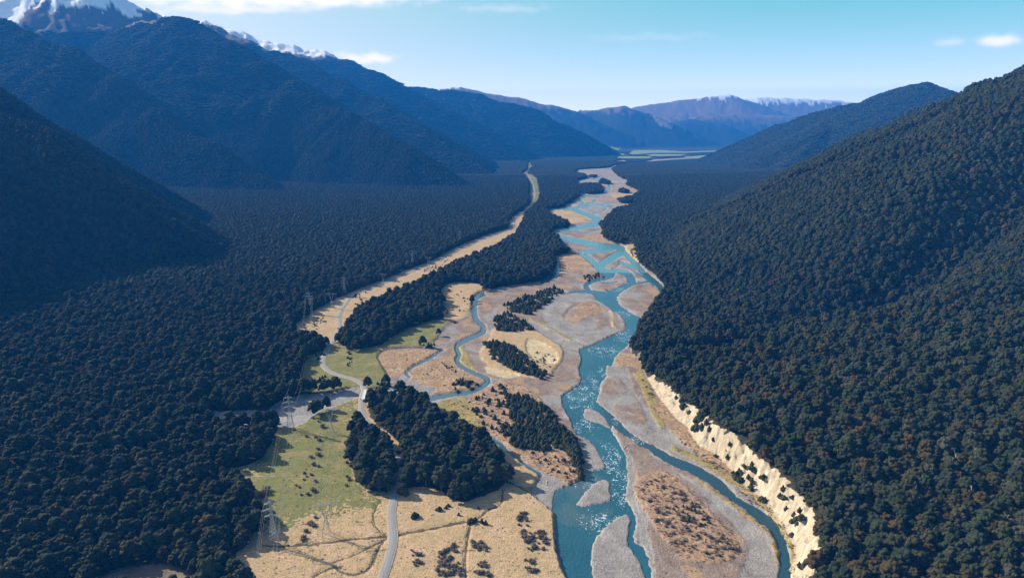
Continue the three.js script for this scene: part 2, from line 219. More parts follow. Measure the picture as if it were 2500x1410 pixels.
// ------------------------------------------------------------------ cover rasters: near, middle, far reach of the valley
class Patch {
  constructor(x0, x1, z0, z1, sx, sz) { Object.assign(this, { x0, x1, z0, z1, sx, sz, w: Math.ceil((x1 - x0) / sx), h: Math.ceil((z1 - z0) / sz) }); this.c = new Uint8Array(this.w * this.h); }
  fill(zone, poly) {
    const P = poly.map(([x, z]) => [(x - this.x0) / this.sx, (z - this.z0) / this.sz]);
    let lo = Infinity, hi = -Infinity; for (const p of P) { lo = Math.min(lo, p[1]); hi = Math.max(hi, p[1]); }
    for (let j = Math.max(0, Math.floor(lo)); j <= Math.min(this.h - 1, Math.ceil(hi)); j++) {
      const y = j + 0.5, xs = [];
      for (let i = 0, n = P.length; i < n; i++) { const a = P[i], b = P[(i + 1) % n]; if ((a[1] <= y) !== (b[1] <= y)) xs.push(a[0] + (y - a[1]) / (b[1] - a[1]) * (b[0] - a[0])); }
      xs.sort((a, b) => a - b);
      for (let k = 0; k + 1 < xs.length; k += 2) for (let i = Math.max(0, Math.round(xs[k])); i < Math.min(this.w, Math.round(xs[k + 1])); i++) this.c[j * this.w + i] = zone;
    }
  }
  cls(x, z) { const i = Math.floor((x - this.x0) / this.sx), j = Math.floor((z - this.z0) / this.sz); return this.c[clamp(j, 0, this.h - 1) * this.w + clamp(i, 0, this.w - 1)]; }
  has(x, z) { return x >= this.x0 && x < this.x1 && z >= this.z0 && z < this.z1; }
  levels(r) {
    const { w, h } = this; let a = new Float32Array(w * h), b = new Float32Array(w * h);
    for (let i = 0; i < w * h; i++) a[i] = LEVEL[this.c[i]];
    const pass = (s, d, n, m, st, su) => { for (let q = 0; q < m; q++) { let sum = 0; const o = q * su; for (let k = -r; k <= r; k++) sum += s[o + clamp(k, 0, n - 1) * st]; for (let k = 0; k < n; k++) { d[o + k * st] = sum / (2 * r + 1); sum += s[o + Math.min(n - 1, k + r + 1) * st] - s[o + Math.max(0, k - r) * st]; } } };
    for (let k = 0; k < 2; k++) { pass(a, b, w, h, 1, w); pass(b, a, h, w, w, 1); }
    this.lv = a;
  }
  level(x, z) {
    const fx = clamp((x - this.x0) / this.sx - 0.5, 0, this.w - 1.001), fz = clamp((z - this.z0) / this.sz - 0.5, 0, this.h - 1.001), i = Math.floor(fx), j = Math.floor(fz), u = fx - i, v = fz - j, o = j * this.w + i, L = this.lv;
    return mix(mix(L[o], L[o + 1], u), mix(L[o + this.w], L[o + this.w + 1], u), v);
  }
}
const near = new Patch(-330, 330, -1010, -380, 0.4, 0.4), middle = new Patch(-640, 520, -2310, -1010, 0.8, 0.8), farther = new Patch(-900, 3900, -14300, -2310, 3, 8);
const patches = [near, middle, farther];
for (const p of patches) for (const [zone, poly] of covers) p.fill(zone, poly);
near.levels(2); middle.levels(2); farther.levels(1);
const patchAt = (x, z) => near.has(x, z) ? near : middle.has(x, z) ? middle : farther.has(x, z) ? farther : null;
const coverAt = (x, z) => { const p = patchAt(x, z); return p ? p.cls(x, z) : 0; };
console.log('rasters done');

// ------------------------------------------------------------------ the lie of the land
const spurs = [];
function spur(pts, kn, kf = kn, round = 18, rough = 1) { spurs.push({ p: pts.map((q) => q.length === 4 ? [q[0], q[1], q[2]] : at(...q)), kn, kf, round, rough }); }
const W_ = (x, y, z) => [x, y, z, 1];
// left side of the valley
spur([W_(-1620, 560, -1900), W_(-1500, 480, -1700), W_(-1385, 405, -1300), W_(-1330, 380, -800), W_(-1300, 380, -200)], 0.6, 0.76);
spur([[508, 662, 1530], [370, 522, 1590], [200, 397, 1650], [0, 275, 1720], [-400, 60, 1850], [-900, -150, 2000]], 0.78, 0.75, 14);
spur([[718, 486, 3265], [560, 385, 3500], [340, 238, 3900], [180, 130, 4200], [0, 50, 4500], [-250, -20, 4600], [-500, 40, 4600]], 0.84, 0.7);
spur([[1165, 467, 3693], [1000, 368, 3980], [850, 282, 4350], [700, 192, 4750], [560, 100, 5080], [450, 47, 5300], [385, 46, 5550], [300, 70, 5900]], 0.72, 0.62);
spur([[450, 60, 5250], [465, 140, 4920], [560, 205, 4660], [650, 320, 4380], [860, 436, 3980]], 0.6, 0.6);
spur([[385, 60, 5500], [330, 160, 5200], [290, 230, 4900]], 0.62, 0.62);
spur([[1212, 434, 4784], [1100, 362, 5200], [960, 272, 5700], [850, 205, 6200], [700, 135, 6700], [600, 98, 7000], [500, 56, 7300], [430, 45, 7600], [350, 45, 8000]], 0.66, 0.55);
spur([[700, 150, 6600], [740, 240, 6200], [830, 320, 5700], [960, 390, 5200]], 0.6, 0.6);
spur([[1300, 400, 7000], [1100, 292, 7600], [985, 214, 8000], [900, 170, 8200], [800, 127, 8400], [730, 110, 8500], [650, 100, 8600], [560, 62, 8800], [480, 50, 9000]], 0.55, 0.5);
spur([[1480, 378, 8900], [1400, 322, 8950], [1300, 267, 9000], [1200, 236, 9200], [1085, 218, 9400], [985, 212, 9600], [880, 205, 9800]], 0.6, 0.5);
spur([[-420, 60, 6500], [-200, -10, 6500], [0, -34, 6500], [120, -46, 6500], [250, -36, 6500], [320, 2, 6550], [385, 42, 6700], [430, 60, 7100]], 0.8, 0.6, 10, 1.3);
spur([[120, -40, 6450], [150, 40, 6050], [190, 130, 5600]], 0.8, 0.8, 10, 1.3);
spur([[250, -36, 6500], [245, 60, 6100], [250, 140, 5800]], 0.85, 0.85, 10, 1.3);
// the far end
spur([[1060, 216, 13500], [1120, 211, 13500], [1200, 229, 13500], [1280, 240, 13500], [1340, 253, 13400], [1400, 270, 13300], [1460, 300, 13200], [1500, 345, 13000]], 0.5, 0.45, 30, 0.4);
spur([[1400, 275, 14800], [1430, 269, 14700], [1520, 258, 14500], [1580, 276, 14300], [1640, 310, 14100], [1700, 330, 13900], [1780, 356, 13700]], 0.5, 0.45, 60, 0.4);
spur([[1620, 305, 15500], [1680, 290, 15500], [1760, 300, 15300], [1830, 330, 15000], [1880, 356, 14800]], 0.5, 0.45, 60, 0.4);
spur([[1440, 285, 18400], [1560, 259, 18400], [1660, 244, 18400], [1740, 234, 18400], [1778, 229, 18400], [1830, 246, 18170], [1890, 273, 17825], [1960, 300, 17480]], 0.42, 0.4, 60, 0.42);
spur([[1640, 292, 16790], [1720, 281, 16790], [1800, 277, 16790], [1930, 283, 16560], [2020, 300, 16099]], 0.5, 0.45, 90, 0.4);
spur([[1780, 245, 19950], [1850, 237, 19950], [1900, 238, 19950], [1970, 241, 19950], [2050, 243, 19950], [2110, 257, 19380], [2220, 290, 18810], [2350, 300, 18240]], 0.4, 0.4, 40, 0.5);
spur([[1330, 280, 16800], [1420, 268, 16800], [1480, 275, 16800]], 0.4, 0.4, 60);
// right side
spur([W_(2600, 700, -700), [2800, 90, 1500], [2520, 182, 1780], [2455, 214, 1930], [2400, 230, 2080], [2300, 262, 2330], [2200, 302, 2580], [2100, 346, 2880], [2000, 392, 3280], [1900, 432, 3850], [1850, 446, 4250]], 0.53, 0.5, 26);
spur([[2420, 260, 5000], [2310, 224, 5300], [2260, 205, 5500], [2190, 219, 5700], [2120, 253, 6000], [2050, 260, 6300], [1960, 287, 6600], [1880, 314, 6900], [1800, 362, 7400], [1752, 387, 7900]], 0.5, 0.45, 30, 0.4);
spur([[2080, 275, 5900], [2000, 325, 5350], [1950, 385, 4950], [1880, 424, 4650]], 0.5, 0.5, 20);
for (const s of spurs) { let a = 1e9, b = -1e9, c = 1e9, d = -1e9, m = 0; for (const q of s.p) { a = Math.min(a, q[0]); b = Math.max(b, q[0]); c = Math.min(c, q[2]); d = Math.max(d, q[2]); m = Math.max(m, q[1]); } const r = m / Math.min(s.kn, s.kf) + 80; s.box = [a - r, b + r, c - r, d + r]; }
function hills(x, z) {
  let best = -60, rough = 1;
  for (const s of spurs) {
    if (x < s.box[0] || x > s.box[1] || z < s.box[2] || z > s.box[3]) continue;
    let q = -1e9;
    for (let i = 0; i + 1 < s.p.length; i++) {
      const a = s.p[i], b = s.p[i + 1], ex = b[0] - a[0], ez = b[2] - a[2], t = clamp(((x - a[0]) * ex + (z - a[2]) * ez) / (ex * ex + ez * ez), 0, 1);
      const px = x - a[0] - ex * t, pz = z - a[2] - ez * t, d = Math.sqrt(px * px + pz * pz + s.round * s.round) - s.round, side = ex * pz - ez * px;
      q = Math.max(q, a[1] + (b[1] - a[1]) * t - d * (side * (s.p[0][0] < s.p[s.p.length - 1][0] ? 1 : -1) > 0 ? s.kn : s.kf));
    }
    if (q > best) { best = q; rough = s.rough; }
  }
  return [best, rough];
}
// right bank: cliff and terraces
const BANK = BANK_R.map(([x, y]) => G(x, y));
const BANK_SIDE = [...BANK, [9000, -9300], [9000, 0], [250, 0]];
function onRight(x, z) { let c = false; const P = BANK_SIDE; for (let i = 0, j = P.length - 1; i < P.length; j = i++) if ((P[i][1] > z) !== (P[j][1] > z) && x < (P[j][0] - P[i][0]) * (z - P[i][1]) / (P[j][1] - P[i][1]) + P[i][0]) c = !c; return c; }
function bankDist(x, z) {   // >0 on the forest side; also how far up the line
  let bd = 1e9, bi = 0;
  for (let i = 0; i + 1 < BANK.length; i++) {
    const a = BANK[i], b = BANK[i + 1], ex = b[0] - a[0], ez = b[1] - a[1], t = clamp(((x - a[0]) * ex + (z - a[1]) * ez) / (ex * ex + ez * ez), 0, 1), px = x - a[0] - ex * t, pz = z - a[1] - ez * t, d = Math.hypot(px, pz);
    if (d < bd - 1e-6) { bd = d; bi = i + t; }
  }
  return [onRight(x, z) ? bd : -bd, bi];
}
const GULLY = [[1545, 874, 0], [1640, 876, 2], [1760, 876, 4]].map(([x, y, h]) => G(x, y, h)).concat([[330, -935], [440, -985], [610, -1075], [860, -1180], [1200, -1290]]);
function gullyDist(x, z) { let m = 1e9, s = 0; for (let i = 0; i + 1 < GULLY.length; i++) { const a = GULLY[i], b = GULLY[i + 1], ex = b[0] - a[0], ez = b[1] - a[1], t = clamp(((x - a[0]) * ex + (z - a[1]) * ez) / (ex * ex + ez * ez), 0, 1), d = Math.hypot(x - a[0] - ex * t, z - a[1] - ez * t); if (d < m) { m = d; s = i + t; } } return [m, s]; }
const KNOLL = [[1760, 880, 878], [1850, 868, 880], [1985, 830, 905], [2100, 784, 930], [2300, 724, 960], [2500, 690, 985], [2800, 640, 1040]].map((q) => at(...q));
function knoll(x, z) { let q = -99; for (let i = 0; i + 1 < KNOLL.length; i++) { const a = KNOLL[i], b = KNOLL[i + 1], ex = b[0] - a[0], ez = b[2] - a[2], t = clamp(((x - a[0]) * ex + (z - a[2]) * ez) / (ex * ex + ez * ez), 0, 1), px = x - a[0] - ex * t, pz = z - a[2] - ez * t, d = Math.sqrt(px * px + pz * pz + 64) - 8; q = Math.max(q, mix(a[1], b[1], t) - d * (ex * pz - ez * px < 0 ? 0.55 : 0.16)); } return q; }
const smax = (a, b, k) => { const h = clamp(0.5 + 0.5 * (a - b) / k, 0, 1); return mix(b, a, h) + k * h * (1 - h); };
function land(x, z) {
  const r = Math.hypot(x, z), p = patchAt(x, z);
  const ws = p === near ? 1.7 : p === middle ? 3 : 0, wl = p === near ? 6.5 : 12;
  let v = p ? p.level(x + ws * fbm(x / wl, z / wl, 2) * 1.6, z + ws * fbm(x / wl + 31, z / wl, 2) * 1.6) : 1.6;
  let fl = 0;
  if (r < 5000) {
    const right = x > 0.02 * -z - 40 ? bankDist(x, z) : [-1, 99];
    if (right[0] > 0 && right[1] < 60) {
      const d = right[0], i = right[1], cl = sstep(14.2, 12.4, i), top = 8 + 12 * sstep(12.6, 8, i);
      const dn = d + cl * (3.2 * noise(x / 9, z / 9) + 2 * noise(x / 4, z / 4 + 7)) * sstep(0, 3, d);
      fl = mix(0.05 * d * sstep(0, 120, d), top * sstep(0, 16, dn) ** 0.8 + 0.135 * Math.max(0, d - 14), sstep(21, 13.5, i));
      fl = Math.min(fl, 0.16 * d + 22);
      if (x > 190 && z < -500 && z > -1300) { const q = knoll(x, z); if (q > fl) fl = mix(fl, q, sstep(30, 90, d)); }
    } else if (x < -200) { const d = Math.max(0, -x - 230 - 0.1 * -z); fl = 0.022 * d; }
    fl += (2.5 * fbm(x / 90, z / 90, 3)) * clamp((Math.abs(fl) - 1) / 10, 0, 1);
  } else fl = 0;
  let [h, rough] = hills(x, z);
  if (h > -50) {
    const a = clamp((h + 20) / 160, 0, 1) * clamp(h / 500 + 0.35, 0.3, 1.2) * rough;
    h += a * (50 * (ridged((x + 120 * noise(x / 500, z / 500)) / 360 + 3, z / 360, 4) - 0.42) + 24 * fbm(x / 900, z / 900, 2));
  }
  let y = v + fl;
  const w = sstep(-40, 40, h);
  if (h > -50) y = smax(y, h, 26) - (w > 0 ? 0 : 0) - 26 * 0.25 * clamp(1 - Math.abs(y - h) / 26, 0, 1) ** 2;
  if (x > 150 && z < -840 && z > -1600) { const [d, s] = gullyDist(x, z); const depth = 40 * sstep(1.2, 4.2, s) + 50 * sstep(4.2, 6, s); if (d < 260 && y > 0.4) y = Math.max(0.4, y - depth * Math.exp(-((d / (mix(30, 62, sstep(2, 4.5, s)) + 26 * sstep(4.5, 6.5, s))) ** 2))); }
  y += (r < 3000 ? 0.22 * fbm(x / 11, z / 11, 3) : 0);
  if (p === near && p.cls(x, z) === Z.creek) y += 0.7 * (ridged((x * 0.3 + z) / 9, (z * 0.3 - x) / 34, 3) - 0.4);
  if (p && v < -1.6) y = Math.min(y, v);
  return y;
}

// ------------------------------------------------------------------ ground textures
const T = {   // base colours (linear)
  [Z.forest]: [[0.03, 0.03, 0.018], [0.05, 0.042, 0.026], [0.022, 0.024, 0.014]], [Z.green]: [[0.155, 0.155, 0.054], [0.118, 0.132, 0.045], [0.225, 0.185, 0.082]], [Z.tan]: [[0.37, 0.268, 0.155], [0.305, 0.236, 0.125], [0.4, 0.284, 0.18]],
  [Z.grey]: [[0.235, 0.225, 0.215], [0.19, 0.18, 0.172], [0.285, 0.272, 0.262]], [Z.mauve]: [[0.215, 0.165, 0.137], [0.165, 0.125, 0.105], [0.26, 0.215, 0.185]], [Z.water]: [[0.1, 0.11, 0.1], [0.13, 0.13, 0.115], [0.08, 0.09, 0.08]], [Z.stream]: [[0.12, 0.12, 0.11], [0.15, 0.14, 0.125], [0.1, 0.1, 0.09]],
  [Z.sand]: [[0.44, 0.36, 0.225], [0.36, 0.29, 0.18], [0.5, 0.42, 0.28]], [Z.shrub]: [[0.29, 0.195, 0.125], [0.22, 0.15, 0.105], [0.35, 0.24, 0.15]], [Z.yellow]: [[0.26, 0.21, 0.085], [0.2, 0.17, 0.07], [0.33, 0.255, 0.11]], [Z.creek]: [[0.23, 0.225, 0.225], [0.175, 0.17, 0.172], [0.3, 0.29, 0.285]],
  [Z.ditch]: [[0.1, 0.075, 0.045], [0.07, 0.055, 0.035], [0.16, 0.12, 0.07]], [Z.cliff]: [[0.36, 0.305, 0.225], [0.28, 0.235, 0.17], [0.42, 0.365, 0.28]], [Z.pinktan]: [[0.3, 0.21, 0.125], [0.23, 0.155, 0.1], [0.35, 0.26, 0.165]], [Z.far]: [[0.27, 0.235, 0.2], [0.2, 0.165, 0.14], [0.33, 0.295, 0.265]], [Z.bare]: [[0.16, 0.13, 0.095], [0.12, 0.1, 0.075], [0.22, 0.18, 0.13]], [Z.field]: [[0.2, 0.27, 0.1], [0.17, 0.24, 0.085], [0.27, 0.3, 0.13]],
};
// The eroded bank above the side channel is bare pale silt.
function isCliff(x, z) { if (x < 60 || z < -860 || z > -380) return false; const [d, i] = bankDist(x, z); return i < 13.6 && d > -2 && d < 15 + 4 * noise(x / 14, z / 14) + 2.5 * noise(x / 5, z / 5) - 8 * sstep(12.2, 13.6, i); }
function paint(p, warp, fine) {
  const { w, h } = p, d = new Uint8Array(w * h * 4), lut = new Uint8Array(4096); for (let i = 0; i < 4096; i++) lut[i] = Math.round(toSRGB(i / 4095));
  for (let j = 0; j < h; j++) for (let i = 0; i < w; i++) {
    const x = p.x0 + (i + 0.5) * p.sx, z = p.z0 + (j + 0.5) * p.sz;
    const n1 = noise(x / fine / 3.1, z / fine / 3.1), n2 = noise(x / fine / 3.1 + 40, z / fine / 3.1 - 13), m1 = noise(x / (fine * 22), z / (fine * 22) + 5);
    const wx = warp * (1.3 * n1 + 2.2 * noise(x / fine / 13, z / fine / 13) + 0.7 * noise(x / fine, z / fine)), wz = warp * (1.3 * n2 + 2.2 * noise(x / fine / 13 + 61, z / fine / 13) + 0.7 * noise(x / fine + 9, z / fine));
    let k = p.cls(x + wx, z + wz);
    if (k === Z.tan || k === Z.green) { const q = p.cls(x + 9 * wx + 14 * n1, z + 9 * wz + 14 * n2); if (q === Z.tan || q === Z.green) k = q; }
    if (k === Z.mauve || k === Z.pinktan || k === Z.far) { const m = (p === near ? 3.2 : p === middle ? 7 : 26) * (0.9 + 1.3 * m1 + 0.6 * n1); if (m > 0 && (p.cls(x + m, z) === Z.water || p.cls(x - m, z) === Z.water || p.cls(x, z + m * 1.6) === Z.water || p.cls(x, z - m * 1.6) === Z.water)) k = Z.grey; }   // clean wet shingle beside the water
    const k0 = p.cls(x, z); if (k0 === Z.ditch) k = k0; else if ((k === Z.water || k === Z.stream) && k0 !== k) k = k0;
    if (p === near && isCliff(x, z)) k = Z.cliff;
    const c = T[k], a = fbm(x / (fine * 9) + 7, z / (fine * 9), 3), speck = noise(x / fine * 0.9, z / fine * 0.9);
    let g = noise(x / (fine * 3.2) + 90, z / (fine * 3.2));
    if (k === Z.tan || k === Z.green) g = 0.75 * noise((x * 0.96 + z * 0.28) / (fine * 7), (z * 0.96 - x * 0.28) / (fine * 1.6)) + 0.4 * g;   // combed tussock
    if (k === Z.mauve || k === Z.grey || k === Z.far || k === Z.creek) { const u = x * 0.97 + z * 0.22, q = z * 0.97 - x * 0.22; const dx = 9 * fine * fbm(x / (fine * 34), z / (fine * 34), 2); g = 0.55 * noise((q + dx) / (fine * 22), (u + 2.2 * dx) / (fine * 4)) * (0.4 + 1.2 * Math.abs(noise(x / (fine * 38) + 3, z / (fine * 38)))) * 0.7 + 0.4 * g; }   // old flood lines
    let alt = null; if (k === Z.mauve || k === Z.far) { const s1 = noise((x + 30 * m1) / (fine * 30), z / (fine * 48)), s2 = noise(x / (fine * 17) + 4, (z + 20 * m1) / (fine * 30) + 8); alt = s1 > 0.12 ? [T[Z.grey], sstep(0.12, 0.5, s1 + 0.25 * g)] : s2 > 0.15 ? [T[Z.pinktan], sstep(0.15, 0.6, s2 + 0.3 * g)] : null; }
    let b = mix3(c[0], c[1], clamp(a * 1.7 + 0.35 * g + 0.3, 0, 1)); b = mix3(b, c[2], clamp(m1 * 1.1 + g * 0.7, 0, 1)); if (alt) b = mix3(b, alt[0][0], alt[1]);
    const f = (1 + 0.26 * speck + (k === Z.shrub || k === Z.pinktan ? 0.34 * g : 0.2 * g)) * (k === Z.mauve || k === Z.grey || k === Z.creek ? 1 - 0.3 * sstep(0.34, 0.6, noise((x + 14 * n1) / (fine * 7), (z + 22 * m1 * fine) / (fine * 30))) : 1), o = (j * w + i) * 4;
    for (let q = 0; q < 3; q++) d[o + q] = lut[clamp(Math.round(b[q] * f * 4095), 0, 4095)];
    d[o + 3] = 255;
  }
  const t = new THREE.DataTexture(d, w, h); t.colorSpace = THREE.SRGBColorSpace; t.magFilter = THREE.LinearFilter; t.needsUpdate = true;
  return t;
}
function tile(n, f) { const d = new Uint8Array(n * n * 4); for (let j = 0; j < n; j++) for (let i = 0; i < n; i++) { const v = clamp(f(i / n, j / n), 0, 1) * 255, o = (j * n + i) * 4; d[o] = d[o + 1] = d[o + 2] = v; d[o + 3] = 255; } const t = new THREE.DataTexture(d, n, n); t.wrapS = t.wrapT = THREE.RepeatWrapping; t.magFilter = THREE.LinearFilter; t.needsUpdate = true; return t; }
function wrapNoise(u, v, p) {   // noise that repeats after p cells
  const x = u * p, y = v * p, ix = Math.floor(x), iy = Math.floor(y), fx = x - ix, fy = y - iy, X = ix % p, Y = iy % p, X1 = (X + 1) % p, Y1 = (Y + 1) % p;
  const a = fx * fx * (3 - 2 * fx), b = fy * fy * (3 - 2 * fy), q = (i, j, dx, dy) => { const k = PERM[PERM[i & 255] + (j & 255)]; return GX[k] * dx + GY[k] * dy; };
  const n0 = q(X, Y, fx, fy), n1 = q(X1, Y, fx - 1, fy), n2 = q(X, Y1, fx, fy - 1), n3 = q(X1, Y1, fx - 1, fy - 1);
  return 1.5 * (n0 + a * (n1 - n0) + b * (n2 + a * (n3 - n2) - n0 - a * (n1 - n0)));
}
const tussock = tile(512, (u, v) => 0.5 + 0.22 * wrapNoise(u, v, 12) + 0.3 * wrapNoise(u, v, 31) + 0.28 * wrapNoise(u, v, 67)); tussock.channel = 1; tussock.repeat.set(1 / 60, 1 / 60);
const groundMat = (t) => new THREE.MeshPhysicalMaterial({ map: t, roughness: 1, specularIntensity: 0.3, bumpMap: tussock, bumpScale: 0.4 });
const mats = [groundMat(paint(near, 0.9, 1.0)), groundMat(paint(middle, 1.6, 1.7)), groundMat(paint(farther, 5, 9))];
const hillMat = new THREE.MeshPhysicalMaterial({ vertexColors: true, roughness: 1, specularIntensity: 0.2 });
console.log('paint done');

// ------------------------------------------------------------------ terrain mesh
const AZ = [], RR = [];
for (let a = -82; a < -44; a += 0.6) AZ.push(a); for (let a = -44; a <= 44; a += 0.078) AZ.push(a); for (let a = 44.5; a <= 70; a += 0.7) AZ.push(a);
for (let r = 290; r < 23500; r *= 1.0054 + 0.004 * sstep(9500, 12000, r)) RR.push(r);
const NA = AZ.length, NR = RR.length, HT = new Float32Array(NA * NR), PX = new Float32Array(NA * NR), PZ = new Float32Array(NA * NR), HOR = new Float32Array(NA * NR);
for (let a = 0; a < NA; a++) {
  const s = Math.sin(AZ[a] * Math.PI / 180), c = -Math.cos(AZ[a] * Math.PI / 180); let m = -10;
  for (let r = 0; r < NR; r++) { const o = a * NR + r; PX[o] = RR[r] * s; PZ[o] = RR[r] * c; HT[o] = land(PX[o], PZ[o]); HOR[o] = m; m = Math.max(m, (HT[o] - EYE) / RR[r]); }
}
console.log('heights', NA, NR);
function colIdx(a) { let lo = 0, hi = NA - 1; while (hi - lo > 1) { const m = (lo + hi) >> 1; if (AZ[m] <= a) lo = m; else hi = m; } return lo; }
const rowIdx = (r) => { let lo = 0, hi = NR - 1; while (hi - lo > 1) { const m = (lo + hi) >> 1; if (RR[m] <= r) lo = m; else hi = m; } return lo; };
function ground(x, z) {   // height of the mesh as built
  const r = Math.hypot(x, z), a = Math.atan2(x, -z) * 180 / Math.PI, i = colIdx(a), j = rowIdx(r), u = clamp((a - AZ[i]) / (AZ[i + 1] - AZ[i]), 0, 1), v = clamp((r - RR[j]) / (RR[j + 1] - RR[j]), 0, 1), o = i * NR + j;
  return mix(mix(HT[o], HT[o + 1], v), mix(HT[o + NR], HT[o + NR + 1], v), u);
}
function hidden(x, y, z, slack) { const r = Math.hypot(x, z), a = Math.atan2(x, -z) * 180 / Math.PI; return (y - EYE) / r < HOR[colIdx(a) * NR + Math.max(0, rowIdx(r) - 1)] - slack; }
const SCAR = at(1617, 300, 14050);
const hsnow = (x, y, z) => { const D = -z, n = 150 * fbm(x / 260, z / 260, 4) + 60 * noise(x / 70, z / 70); const line = D > 15500 ? (D > 19000 ? 1060 : 1165) : D > 8300 ? 1120 : 1190; const rock = D < 8000 && x > -4020 ? 210 : 0; return y + n - 70 * (1 - ridged(x / 210 + 9, z / 160, 3)) + 60 > line + rock - (D < 8000 ? 70 : 0); };
{
  const parts = [['valley_floor', [], mats[0]], ['river_flats', [], mats[1]], ['valley_plain', [], mats[2]], ['hillside_left', [], hillMat], ['hillside_right', [], hillMat], ['mountain_range', [], hillMat]];
  const kindOf = new Uint8Array(NA * NR);
  for (let o = 0; o < NA * NR; o++) { const x = PX[o], z = PZ[o], y = HT[o], p = patchAt(x, z); kindOf[o] = p && y < (p === near ? 60 : p === middle ? 25 : 14) ? patches.indexOf(p) : (Math.hypot(x, z) > 11500 || y > 1000 ? 5 : x < 0.1 * -z ? 3 : 4); }
  for (let a = 0; a + 1 < NA; a++) for (let r = 0; r + 1 < NR; r++) { const o = a * NR + r; parts[kindOf[o]][1].push(o, o + NR, o + 1, o + 1, o + NR, o + NR + 1); }
  parts.forEach(([name, idx, m], k) => {
    const remap = new Map(), pos = [], uv = [], uv1 = [], col = [], out = new Uint32Array(idx.length), p = patches[k];
    for (let i = 0; i < idx.length; i++) {
      const o = idx[i]; let q = remap.get(o);
      if (q === undefined) {
        q = remap.size; remap.set(o, q); const x = PX[o], y = HT[o], z = PZ[o]; pos.push(x, y, z);
        if (p) { uv.push((x - p.x0) / (p.w * p.sx), (z - p.z0) / (p.h * p.sz)); uv1.push(x, z); } else {
          uv.push(x / 60, z / 60);
          const n = fbm(x / 130, z / 130, 3), D = Math.hypot(x, z); let c = mix3([0.024, 0.03, 0.017], [0.036, 0.036, 0.02], clamp(0.5 + n, 0, 1));
          if (D > 10500) { const tus = sstep(330, 720, y + 260 * n + 120 * noise(x / 60, z / 60)) * sstep(15600, 16600, D) + (D < 15000 && D > 12500 ? sstep(640, 760, y + 200 * n) : 0); c = mix3(c, [0.2, 0.145, 0.085], clamp(tus, 0, 1)); }
          if (y > 950 && D < 10000) c = mix3(c, [0.1, 0.085, 0.065], sstep(950, 1150, y + 160 * n));
          if (y > 850 && hsnow(x, y, z)) c = [0.82, 0.84, 0.87];
          if (D > 13000 && D < 15500 && ((x - SCAR[0]) / 190) ** 2 + ((z - SCAR[2] - 0.4 * (x - SCAR[0])) / 330) ** 2 < 1 + 0.9 * noise(x / 50, z / 50)) c = [0.42, 0.33, 0.24];
          col.push(...c);
        }
      }
      out[i] = q;
    }
    const g = new THREE.BufferGeometry(); g.setAttribute('position', new THREE.Float32BufferAttribute(pos, 3)); g.setAttribute('uv', new THREE.Float32BufferAttribute(uv, 2));
    if (p) g.setAttribute('uv1', new THREE.Float32BufferAttribute(uv1, 2)); else g.setAttribute('color', new THREE.Float32BufferAttribute(col, 3));
    g.setIndex(new THREE.BufferAttribute(out, 1)); g.computeVertexNormals();
    const mesh = new THREE.Mesh(g, m); mesh.name = name; mesh.userData = { kind: 'structure' }; mesh.castShadow = mesh.receiveShadow = true; scene.add(mesh);
  });
}
console.log('terrain done');

// ------------------------------------------------------------------ naming
const taken = new Map();
const numbered = (n) => { const k = taken.get(n) ?? 0; taken.set(n, k + 1); return k ? n + '_' + String(k).padStart(3, '0') : n; };
function tag(o, name, label, category, group, kind) { o.name = numbered(name); if (label) o.userData.label = label; if (category) o.userData.category = category; if (group) o.userData.group = group; if (kind) o.userData.kind = kind; o.traverse((c) => { c.castShadow = c.receiveShadow = true; }); scene.add(o); return o; }

